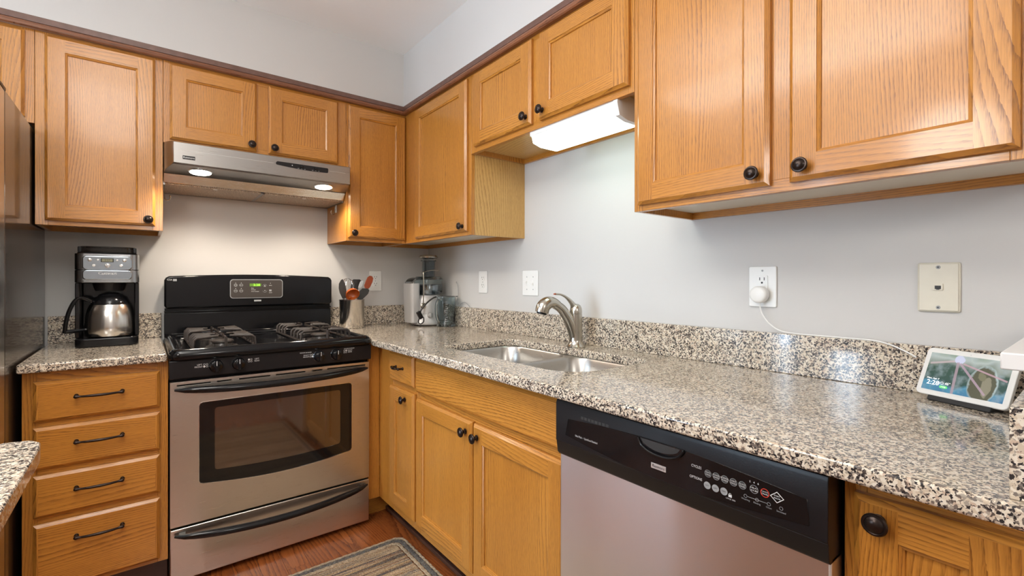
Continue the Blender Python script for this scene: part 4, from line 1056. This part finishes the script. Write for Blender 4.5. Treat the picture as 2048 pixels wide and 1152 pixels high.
# ------------------------------------------------------------------ utensil crock and utensils
def crock():
    cx, cy = -.546, -.125
    og = (cx, cy, CT); b = MB()
    b.lathe([(0, CT + .0004), (.064, CT + .0004), (.0665, CT + .003), (.0670, 1.066), (.0695, 1.0685), (.0695, 1.0715), (.0665, 1.0725), (.0650, 1.069), (.0645, .920), (0, .918)], M['steelv'], Matrix.Translation((cx, cy, 0)), 48)
    tag(b.build('utensil_crock', ang=50), 'round stainless steel crock holding utensils beside the stove', 'crock')
    G = 'utensils in the steel crock'
    def blade(out, thick, mt, mat, parent, name, org):
        b = MB(); b.prism(out, -thick, thick, mat, 'y'); bmesh.ops.transform(b.bm, matrix=mt, verts=b.bm.verts); b.build(name, parent, org=org, bevel=.0012)
    def util(name, label, foot, neck, mat, out, ry, thick=.0018, hmat=None, rot=0.0, hook=None):
        c = thing(name, label, 'utensil', foot, 0, G)
        b = MB(); b.tube([foot, neck], [.0045, .0038], hmat or M['chrome'], 10); b.build('handle', c, org=foot)
        if out:
            mt = Matrix.Translation(neck) @ Matrix.Rotation(rot, 4, 'Z') @ Matrix.Rotation(ry, 4, 'Y')
            blade(out, thick, mt, mat, c, 'blade', foot)
        return c
    spat = [(-.008, 0), (-.013, .014), (-.020, .035), (-.022, .06), (-.018, .085), (-.004, .104), (.006, .108), (.014, .085), (.0185, .05), (.017, .02), (.009, 0)]
    util('spatula', 'dark spatula with a pointed blade, leftmost in the steel crock', (cx - .02, cy + .01, .925), (-.590, -.125, 1.078), M['greyblack'], spat, R(-7))
    wide = [(-.010, 0), (-.024, .014), (-.027, .035), (-.025, .075), (-.018, .083), (.018, .088), (.028, .082), (.028, .03), (.020, .008), (.010, 0)]
    util('turner', 'black slotted turner with a square top, at the back of the crock', (cx + .0, cy + .03, .925), (-.520, -.090, 1.100), M['greyblack'], wide, R(9))
    blk = [(-.014, -.004), (-.024, .004), (-.027, .028), (-.012, .062), (.018, .072), (.030, .066), (.031, .045), (.014, .008), (.004, -.004)]
    util('spatula', 'short black spatula leaning right over the crock rim', (cx + .01, cy - .01, .925), (-.508, -.150, 1.072), M['greyblack'], blk, R(22))
    red = [(-.010, 0), (-.017, .012), (-.019, .04), (-.018, .062), (-.010, .076), (.004, .079), (.015, .070), (.019, .05), (.018, .015), (.010, 0)]
    util('spoon', 'rust red flat spoon reaching highest, right side of crock', (cx + .0, cy + .0, .925), (-.465, -.125, 1.132), M['red'], red, R(24), .003, M['red'])
    pk = [(-.006, 0), (-.011, .02), (-.012, .045), (-.006, .058), (.004, .060), (.010, .05), (.010, .02), (.006, 0)]
    util('spoon', 'pale metal spoon between the black turner and red spoon', (cx - .01, cy + .01, .925), (-.503, -.115, 1.125), M['button'], pk, R(24), .0012)
    # ladle
    f = (cx - .005, cy + .005, .925); c = thing('ladle', 'orange ladle with its bowl turned forward over the crock', 'utensil', f, 0, G)
    b = MB(); b.tube([f, (-.568, -.140, 1.072), (-.565, -.150, 1.085)], [.004, .005, .006], M['orange'], 10); b.build('handle', c, org=f)
    b = MB(); mt = Matrix.Translation((-.556, -.160, 1.108)) @ Matrix.Rotation(R(62), 4, 'X') @ Matrix.Rotation(R(10), 4, 'Y')
    pr = [(0, -.026), (.014, -.0245), (.027, -.018), (.035, -.006), (.038, .008), (.0365, .008), (.0335, -.005), (.0255, -.0165), (.013, -.0225), (0, -.024)]
    mt = Matrix.Translation((-.556, -.160, 1.104)) @ Matrix.Rotation(R(128), 4, 'X')
    b.lathe(pr, M['orange'], mt, 32, cap=False); b.build('bowl', c, org=f)
    # whisk
    f = (cx - .01, cy + .02, .925); c = thing('whisk', 'wire balloon whisk behind the orange ladle in the crock', 'utensil', f, 0, G)
    b = MB(); b.tube([f, (-.568, -.105, 1.075)], .005, M['chrome'], 10); b.build('handle', c, org=f)
    b = MB()
    for i in range(6):
        a = PI * i / 6
        ctrl = [(0, 0), (.018, .028), (.031, .060), (.030, .088), (.016, .106), (0, .112), (-.016, .106), (-.030, .088), (-.031, .060), (-.018, .028), (0, 0)]
        p3 = smooth([(-.568 + 1.12 * r_ * math.cos(a) + z_ * .03, -.105 + 1.12 * r_ * math.sin(a), 1.072 + z_ * 1.05) for r_, z_ in ctrl], 4)
        b.tube(p3, .0009, M['chrome'], 6)
    b.build('wires', c, org=f)
crock()

# ------------------------------------------------------------------ juicer and pitcher
def juicer():
    cx, cy = -.122, -.225; og = (cx, cy, CT); c = thing('juicer', 'silver electric juice extractor in the worktop corner', 'juicer', og)
    def bl(b, name, parent=c, **k): return b.build(name, parent, org=og, **k)
    b = MB(); z = CT
    def oval(rx, ry, z, dx=0, dy=0, n=40, p=2.5): 
        out = []
        for i in range(n):
            a = 2 * PI * i / n; ca, sa = math.cos(a), math.sin(a)
            out.append((cx + dx + rx * math.copysign(abs(ca) ** (2 / p), ca), cy + dy + ry * math.copysign(abs(sa) ** (2 / p), sa), z))
        return out
    b.loft([oval(.096, .083, z + .006), oval(.100, .086, z + .010), oval(.098, .085, z + .022), oval(.090, .080, z + .030), oval(.088, .078, z + .075), oval(.086, .076, z + .12), oval(.080, .072, z + .155), oval(.066, .062, z + .178)], M['silverplastic'])
    bd = bl(b, 'motor_base', ang=50)
    b = MB()
    for a in (.6, 2.5, 3.8, 5.6): b.lathe([(0, z + .0004), (.012, z + .0004), (.012, z + .007), (0, z + .007)], M['matteblack'], Matrix.Translation((cx + .075 * math.cos(a), cy + .06 * math.sin(a), 0)), 12)
    bl(b, 'foot', bd)
    # pulp bin at the left
    b = MB(); 
    b.loft([[(p[0], p[1], zz) for p in rpoly(-.252 - e, -.196, cy - .045 - e, cy + .060 + e, .02)] for zz, e in ((z + .020, 0), (z + .05, .002), (z + .235, .006), (z + .248, .006))], M['silverplastic']); bl(b, 'pulp_bin', ang=50)
    b = MB(); pts = smooth([(-.252, cy, z + .250), (-.235, cy, z + .272), (-.205, cy, z + .283), (-.180, cy, z + .284)], 4); b.loft([[(p.x, p.y - w_, p.z - t_) for w_, t_ in ((.045, 0), (-.045, 0), (-.045, .012), (.045, .012))] for p in pts], M['smoke']); bl(b, 'pulp_chute_cover')
    # filter bowl and clear cover
    mt = Matrix.Translation((cx + .002, cy, 0))
    b = MB(); b.lathe([(.066, z + .180), (.080, z + .192), (.084, z + .200), (.084, z + .243), (.080, z + .243), (.078, z + .205), (.062, z + .186)], M['smoke'], mt, 48, cap=False); bl(b, 'filter_bowl')
    b = MB(); b.lathe([(0, z + .183), (.060, z + .186), (.068, z + .235), (.065, z + .236), (.056, z + .192), (0, z + .190)], M['chrome'], mt, 40); bl(b, 'strainer')
    b = MB(); b.lathe([(.085, z + .245), (.086, z + .250), (.085, z + .275), (.075, z + .287), (.040, z + .292), (.0385, z + .292), (.0385, z + .287), (.070, z + .280), (.080, z + .270), (.082, z + .245)], M['clear'], mt, 48, cap=False); cv = bl(b, 'clear_cover')
    b = MB(); b.lathe([(.0385, z + .288), (.0385, z + .378), (.046, z + .380), (.046, z + .386), (.036, z + .386), (.0355, z + .290)], M['smoke'], mt, 40, cap=False); bl(b, 'feed_chute', cv)
    b = MB(); b.lathe([(0, z + .295), (.030, z + .295), (.031, z + .395), (0, z + .395)], M['smoke'], mt, 32)
    b.lathe([(0, z + .395), (.048, z + .395), (.056, z + .400), (.057, z + .406), (.050, z + .414), (.030, z + .4175), (0, z + .418)], M['nickel'], mt, 40); bl(b, 'pusher')
    # locking arm
    b = MB(); ya = cy - .088
    b.tube(smooth([(-.200, ya, z + .118), (-.199, ya - .002, z + .20), (-.199, ya, z + .303), (-.188, ya + .015, z + .312), (-.150, ya + .035, z + .322), (-.100, ya + .04, z + .326), (-.070, ya + .045, z + .322)], 5), .0036, M['nickel'], 10)
    b.lathe([(0, 0), (.017, 0), (.018, .006), (.012, .012), (0, .013)], M['nickel'], Matrix.Translation((-.198, ya + .008, z + .118)) @ Matrix.Rotation(R(90), 4, 'X'), 24); bl(b, 'locking_arm')
    b = MB(); mt2 = Matrix.Translation((-.152, cy - .077, z + .063)) @ Matrix.Rotation(R(90), 4, 'X') @ Matrix.Rotation(R(12), 4, 'Y')
    b.lathe([(0, 0), (.017, 0), (.017, .003), (.013, .005), (.012, .014), (0, .015)], M['silverplastic'], mt2, 28); b.box(-.0022, .0022, -.012, .012, .015, .019, M['chrome'], mtx=mt2); bl(b, 'speed_dial', bd)
    b = MB(); b.text('Breville', .0085, (-.190, cy - .0815, z + .072), (1, -.12, 0), (0, 0, 1), M['darkprint'], depth=.003); bl(b, 'wordmark', bd)
    b = MB(); cdn = smooth([(-.100, cy - .092, z + .172), (-.140, cy - .100, z + .165), (-.175, cy - .105, z + .145), (-.205, cy - .108, z + .120), (-.225, cy - .108, z + .095), (-.232, cy - .108, z + .075)], 5)
    b.tube(cdn, .0048, M['greyblack'], 10)
    b.tube(smooth([(-.232, cy - .108, z + .06), (-.240, cy - .106, z + .030), (-.225, cy - .104, z + .018), (-.205, cy - .102, z + .030), (-.203, cy - .098, z + .055)], 5), .0030, M['black'], 8); bl(b, 'power_cord')
    b = MB(); mt3 = Matrix.Translation((-.234, cy - .110, z + .070)) @ Matrix.Rotation(R(-28), 4, 'Y'); b.box(-.012, .012, -.010, .010, -.024, .022, M['black'], mtx=mt3); bl(b, 'plug', bevel=.004)
    # pitcher
    px, py = -.083, -.372; og2 = (px, py, CT); k = thing('juice_pitcher', 'clear plastic measuring pitcher in front of the juicer', 'pitcher', og2); mt = Matrix.Translation((px, py, 0))
    b = MB(); b.lathe([(0, z + .0004), (.054, z + .0004), (.0555, z + .004), (.0555, z + .008), (.052, z + .012), (.0535, z + .168), (.0512, z + .168), (.0495, z + .015), (0, z + .014)], M['clear'], mt, 48, cap=False); b.build('jug', k, org=og2, ang=50)
    b = MB(); b.lathe([(.0, z + .1765), (.050, z + .1765), (.056, z + .174), (.056, z + .169), (.0505, z + .1685), (.0, z + .170)], M['clear'], mt, 40, cap=False); b.prism([(px + .04, py - .012), (px + .066, py - .02), (px + .060, py + .004), (px + .04, py + .008)], z + .170, z + .1745, M['clear']); b.build('lid', k, org=og2, ang=50)
    b = MB(); ca = (-.93, -.36)
    pts = smooth([(px + ca[0] * r_, py + ca[1] * r_, z + h_) for r_, h_ in ((.050, .155), (.070, .160), (.088, .140), (.094, .10), (.088, .06), (.070, .03), (.050, .018))], 5)
    b.tube(pts, [(.007, .0045)] * len(pts), M['clear'], 12, flat=(-.93, -.36, .2)); b.build('handle', k, org=og2)
    b = MB()
    for i in range(10):
        a = R(-125); w_ = .16 if i % 2 else .26
        for q in range(3):
            a1 = a + w_ * q / 3; a2 = a + w_ * (q + 1) / 3; zz = z + .03 + i * .0125; r_ = .0545
            b.quad([(px + r_ * math.cos(a1), py + r_ * math.sin(a1), zz), (px + r_ * math.cos(a2), py + r_ * math.sin(a2), zz), (px + r_ * math.cos(a2), py + r_ * math.sin(a2), zz + .0012), (px + r_ * math.cos(a1), py + r_ * math.sin(a1), zz + .0012)], M['print'])
    b.build('measuring_scale', k, org=og2)
juicer()
b = MB(); b.tube(smooth([(-.0015, -.352, 1.170), (-.010, -.362, 1.165), (-.014, -.385, 1.15), (-.016, -.395, 1.10), (-.018, -.385, 1.05), (-.012, -.40, 1.0295), (-.010, -.42, 1.045), (-.010, -.455, 1.052), (-.012, -.49, 1.042), (-.012, -.51, 1.0285)], 6), .0016, M['greyprint'], 8)
tag(b.build('thin_cord'), 'thin grey cord looping onto the upstand behind the pitcher', 'cord')

# ------------------------------------------------------------------ outlets, switch, jack
def plate(name, label, cat, mtx, w=.079, h=.120, mat=None, parts='duplex'):
    c = thing(name, label, cat, (0, 0, 0)); c.matrix_world = mtx; W_ = mat or M['white']
    Xd, Yd = (1, 0, 0), (0, 0, 1)
    def mk(fn, nm, bevel=0, par=c):
        b = MB(); fn(b); return b.build(nm, par, bevel=bevel)
    def pl(b): b.prism(rpoly(-w / 2, w / 2, -h / 2, h / 2, .005, 4), -.006, -.0004, W_, 'y')
    p = mk(pl, 'cover_plate', .002)
    if parts == 'duplex':
        for z in (.020, -.020):
            def rc(b, z=z):
                b.prism([(x_, z + y_) for x_, y_ in [(.017 * math.cos(a), max(-.0135, min(.0135, .017 * math.sin(a)))) for a in [2 * PI * i / 28 for i in range(28)]]], -.0078, -.006, W_, 'y')
                for x in (-.0065, .0065): b.box(x - .0012, x + .0012, -.0081, -.0078, z + .001, z + .009, M['slot'])
                b.disc((0, -.0078, z - .006), .0026, Xd, Yd, M['slot'])
            mk(rc, 'receptacle', 0, p)
        mk(lambda b: b.lathe([(0, 0), (.003, 0), (.0025, .001), (0, .0012)], M['greyprint'], Matrix.Translation((0, -.006, 0)) @ Matrix.Rotation(R(90), 4, 'X'), 12), 'screw', 0, p)
    return c, p, mk
RB = Matrix.Rotation(R(-90), 4, 'Z')
plate('wall_outlet', 'white duplex outlet on the back wall behind the utensils', 'outlet', Matrix.Translation((-.3615, 0, 1.175)))
plate('wall_outlet', 'white duplex outlet on the right wall, left of the double switch', 'outlet', Matrix.Translation((0, -.632, 1.170)) @ RB)
c, p, mk = plate('light_switch', 'white double toggle switch plate on wall left of faucet', 'light switch', Matrix.Translation((0, -1.031, 1.166)) @ RB, w=.114, parts='')
for x, s_ in ((-.023, 1), (.023, -1)):
    def tg(b, x=x, s_=s_):
        b.box(x - .0055, x + .0055, -.0075, -.006, -.0125, .0125, M['white']); b.box(x - .0035, x + .0035, -.017, -.007, s_ * .004 - .0045, s_ * .004 + .0045, M['white'])
    mk(tg, 'toggle', .001, p)
    for z in (-.030, .030): mk(lambda b, x=x, z=z: b.lathe([(0, 0), (.003, 0), (.0025, .001), (0, .0012)], M['greyprint'], Matrix.Translation((x, -.006, z)) @ Matrix.Rotation(R(90), 4, 'X'), 12), 'screw', 0, p)
c, p, mk = plate('wall_outlet', 'white outlet with the round charger plugged in, above the dishwasher', 'outlet', Matrix.Translation((0, -2.109, 1.161)) @ RB, w=.080, h=.122, parts='')
def rc(b):
    b.prism(rpoly(-.0165, .0165, -.034, .034, .004, 3), -.0085, -.006, M['white'], 'y')
    for x in (-.0065, .0065): b.box(x - .0012, x + .0012, -.0088, -.0085, .019, .028, M['slot'])
    b.disc((0, -.0085, .012), .0030, (1, 0, 0), (0, 0, 1), M['slot']); b.box(-.008, .008, -.0095, -.0085, -.001, .004, M['white'])
mk(rc, 'receptacle', .0006, p)
mk(lambda b: b.lathe([(0, 0), (.003, 0), (.0025, .001), (0, .0012)], M['greyprint'], Matrix.Translation((0, -.006, .048)) @ Matrix.Rotation(R(90), 4, 'X'), 12), 'screw', 0, p)
c, p, mk = plate('phone_jack', 'aged ivory phone jack plate on wall at far right', 'phone jack', Matrix.Translation((0, -2.507, 1.164)) @ RB, w=.076, h=.116, mat=M['ivory'], parts='')
mk(lambda b: b.box(-.035, .035, -.009, -.0065, -.055, .055, M['ivory']), 'raised_cover', .002, p)
def jk(b):
    b.box(-.0085, .0085, -.0125, -.009, -.0065, .0085, M['ivory']); b.box(-.0055, .0055, -.0128, -.0125, -.004, .004, M['slot']); b.box(-.003, .003, -.0128, -.0125, -.0055, -.004, M['slot'])
mk(jk, 'jack', 0, p)
for z in (-.047, .047): mk(lambda b, z=z: (b.lathe([(0, 0), (.0042, 0), (.0038, .0012), (0, .0015)], M['greyprint'], Matrix.Translation((0, -.009, z)) @ Matrix.Rotation(R(90), 4, 'X'), 14), b.disc((0, -.0105, z), .0016, (1, 0, 0), (0, 0, 1), M['slot'])), 'screw', 0, p)

# charger with its cord
og = (-.010, -2.108, 1.138); c = thing('power_adapter', 'round white charger with a white cord running to the smart display', 'charger', og)
b = MB(); b.lathe([(0, .0002), (.0225, .0002), (.0245, .003), (.0252, .020), (.0235, .0255), (.018, .028), (0, .0285)], M['white'], Matrix.Translation(og) @ Matrix.Rotation(R(-90), 4, 'Y'), 36); b.build('adapter', c, org=og, ang=50)
b = MB(); pts = smooth([(-.026, -2.110, 1.115), (-.026, -2.112, 1.098), (-.024, -2.120, 1.075), (-.022, -2.140, 1.050), (-.020, -2.168, 1.0335), (-.012, -2.21, 1.0285), (-.014, -2.28, 1.0285), (-.016, -2.34, 1.0285), (-.021, -2.385, 1.0285), (-.0235, -2.42, 1.022), (-.030, -2.455, 1.008), (-.0315, -2.472, .998)], 6)
b.tube(pts, .0019, M['white'], 8); b.build('cord', c, org=og)

# ------------------------------------------------------------------ smart display
def screenmat():
    m, t, b = newmat('lit_nature_picture')
    tc = t.nodes.new('ShaderNodeTexCoord'); P = tc.outputs['Object']     # x -1..1 right, z -1..1 up, in half heights
    sp = t.nodes.new('ShaderNodeSeparateXYZ'); t.links.new(P, sp.inputs[0]); X, Z = sp.outputs[0], sp.outputs[2]
    n = N(t, 'TexNoise', Scale=55.0, Detail=3.0); t.links.new(P, n.inputs['Vector'])
    n2 = N(t, 'TexNoise', Scale=32.0, Detail=1.0); t.links.new(P, n2.inputs['Vector'])
    zz = mathn(t, 'ADD', mathn(t, 'MULTIPLY', Z, 10.0), 0.5)   # 0..1 bottom to top
    zz = mathn(t, 'ADD', zz, mathn(t, 'MULTIPLY', mathn(t, 'SUBTRACT', n2.outputs['Fac'], .5), .45))
    c = ramp(t, zz, [(0.0, (.04, .16, .30)), (.20, (.06, .24, .36)), (.30, (.025, .07, .06)), (.62, (.03, .075, .05)), (.74, (.22, .26, .22)), (.86, (.42, .47, .44)), (1.0, (.20, .27, .18))])
    c = mixc(t, ramp(t, n.outputs['Fac'], [(.45, (0, 0, 0)), (.7, (.5, .5, .5))]), c, (.35, .42, .45))
    def ell(cx, cz, rx, rz, soft, col, c):
        dx = mathn(t, 'DIVIDE', mathn(t, 'SUBTRACT', X, cx), rx); dz = mathn(t, 'DIVIDE', mathn(t, 'SUBTRACT', Z, cz), rz)
        d = mathn(t, 'ADD', mathn(t, 'POWER', mathn(t, 'ABSOLUTE', dx), 2.0), mathn(t, 'POWER', mathn(t, 'ABSOLUTE', dz), 2.0))
        d = mathn(t, 'ADD', d, mathn(t, 'MULTIPLY', mathn(t, 'SUBTRACT', n.outputs['Fac'], .5), soft))
        return mixc(t, ramp(t, d, [(.78, (1, 1, 1)), (1.0, (0, 0, 0))]), c, col)
    def line(x0, z0, x1, z1, w, col, c):
        L = math.hypot(x1 - x0, z1 - z0); nx, nz = -(z1 - z0) / L, (x1 - x0) / L; tx, tz = (x1 - x0) / L, (z1 - z0) / L
        d = mathn(t, 'ABSOLUTE', mathn(t, 'ADD', mathn(t, 'MULTIPLY', mathn(t, 'SUBTRACT', X, x0), nx), mathn(t, 'MULTIPLY', mathn(t, 'SUBTRACT', Z, z0), nz)))
        s_ = mathn(t, 'ADD', mathn(t, 'MULTIPLY', mathn(t, 'SUBTRACT', X, x0), tx), mathn(t, 'MULTIPLY', mathn(t, 'SUBTRACT', Z, z0), tz))
        k = mathn(t, 'MULTIPLY', mathn(t, 'LESS_THAN', d, w), mathn(t, 'MULTIPLY', mathn(t, 'GREATER_THAN', s_, 0.0), mathn(t, 'LESS_THAN', s_, L)))
        return mixc(t, mathn(t, 'MULTIPLY', k, .8), c, col)
    c = line(-.070, .018, -.022, .030, .0022, (.50, .40, .40), c)
    c = ell(-.016, .034, .010, .010, 1.6, (.55, .57, .72), c)
    c = ell(.034, -.012, .0265, .041, .5, (.45, .55, .55), c)
    c = ell(.0335, -.013, .0245, .039, 1.0, (.085, .085, .05), c)
    c = ell(.040, -.016, .009, .022, 2.4, (.24, .22, .15), c)
    c = ell(.030, .004, .008, .010, 2.4, (.18, .17, .10), c)
    c = line(-.018, .028, -.014, -.045, .0026, (.38, .28, .32), c)
    c = line(-.014, .026, .042, -.034, .0022, (.42, .30, .36), c)
    c = line(-.008, .026, .072, .002, .0018, (.50, .32, .36), c)
    t.links.new(c, b.inputs['Emission Color']); setp(b, color=(.02, .02, .02), rough=.12, estr=.8)
    return m
M['screen'] = screenmat()
def hub():
    n = Vector((-.8416, .3656, .3975)).normalized(); r = Vector((-.399, -.917, 0)); r = (r - n * r.dot(n)).normalized(); u = n.cross(r) * 1.0
    if u.z < 0: u = -u
    C = Vector((-1.4717, -2.7564, 1.179)); k = .955
    ce = C + (Vector((-.0228, -2.5545, .9656)) - C) * k
    og = Vector((ce.x, ce.y, CT)); c = thing('smart_display', 'white-framed smart display standing on the worktop at far right', 'smart display', og)
    # local frame matrix: x = r, y = -n (into the device), z = u
    Lm = Matrix(((r.x, -n.x, u.x, ce.x - og.x), (r.y, -n.y, u.y, ce.y - og.y), (r.z, -n.z, u.z, ce.z - og.z), (0, 0, 0, 1)))
    w, h = .0875 * 2 * k, .0575 * 2 * k
    b = MB(); b.prism(rpoly(-w / 2, w / 2, -h / 2, h / 2, .010, 6), 0, .009, M['white'], 'y'); b.text('.', .012, (0, 0, h / 2 - .004), (1, 0, 0), (0, 0, 1), M['greyprint']); fr = b.build('frame', c, bevel=.0015, seg=3, ang=50); fr.matrix_local = Lm
    b = MB(); b.box(-.0735, .0735, -.0006, 0, -.0435, .0435, M['screen']); s_ = b.build('screen', fr)
    b = MB(); y = -.0006
    b.text('2:28', .0145, (-.0535, y, -.0265), (1, 0, 0), (0, 0, 1), M['screentext'], depth=.0004); b.text('Mon, Apr 7', .0052, (-.0555, y, -.0165), (1, 0, 0), (0, 0, 1), M['screentext'], depth=.0004)
    b.text('\u2601 45\u00b0', .0075, (-.031, y, -.0245), (1, 0, 0), (0, 0, 1), M['screentext'], depth=.0004)
    b.prism(rpoly(-.039, -.024, -.0355, -.0300, .0025, 4), y - .0006, y - .0003, M['screengreen'], 'y'); b.text('7 AQI', .0038, (-.0315, y - .0006, -.0328), (1, 0, 0), (0, 0, 1), M['screentext'], depth=.0003)
    b.build('clock_text', s_)
    # dark stand
    b = MB(); f = Vector((n.x, n.y, 0)).normalized(); rr = Vector((r.x, r.y, 0)).normalized()
    lo = ce - u * (h / 2) - og
    def P(a, d_, z): v = rr * a + f * d_; return (lo.x + v.x, lo.y + v.y, z)
    wa = .058
    secs = []
    for z, f0, f1, w_ in ((.0004, .004, -.046, wa), (.010, .000, -.044, wa), (.022, -.010, -.040, wa - .006), (.050, -.022, -.040, wa - .02)):
        secs.append([P(-w_, f0, z), P(w_, f0, z), P(w_, f1, z), P(-w_, f1, z)])
    b.loft(secs, M['matteblack']); b.build('stand', c, bevel=.003)
hub()

# ------------------------------------------------------------------ rug
def rug():
    c = thing('area_rug', 'braided jute rug with grey and tan stripes and blue-grey border', 'rug', (-.9, -1.6, FL)); og = (-.9, -1.6, FL)
    x0, x1, y0, y1 = -1.29, -.572, -2.6, -.828
    def outl(i, r): return rpoly(x0 + i, x1 - i, y0 + i, y1 - i, r, 10)
    b = MB(); b.prism(outl(.052, .02), FL + .0004, FL + .008, M['rug']); b.build('woven_centre', c, org=og, bevel=.002)
    for i, r, rad, m, nm in ((.006, .040, .0052, 'rugtan', 'outer_braid'), (.0215, .034, .0100, 'rugblue', 'blue_grey_braid'), (.0405, .028, .0075, 'rugtan', 'inner_braid')):
        b = MB(); base = outl(i, r); P_ = []
        n = len(base)
        for a in range(n):
            p, q = Vector((*base[a], 0)), Vector((*base[(a + 1) % n], 0)); L = (q - p).length; k = max(1, int(L / .006))
            for s_ in range(k): P_.append(p + (q - p) * (s_ / k))
        K = len(P_); pts = []; rd = []
        for a in range(K):
            ph = a * PI / 2.5
            T = (P_[(a + 1) % K] - P_[a - 1]).normalized(); nn = Vector((-T.y, T.x, 0))
            pts.append(P_[a] + nn * (.0012 * math.sin(ph)) + Vector((0, 0, FL + .0052)))
            rd.append((rad * (1 + .10 * math.sin(ph * 2)), .0046))
        b.tube(pts, rd, M[m], 8, closed=True, flat=(0, 0, 1)); b.build(nm, c, org=og)
rug()
# shoe moulding along the toe kick
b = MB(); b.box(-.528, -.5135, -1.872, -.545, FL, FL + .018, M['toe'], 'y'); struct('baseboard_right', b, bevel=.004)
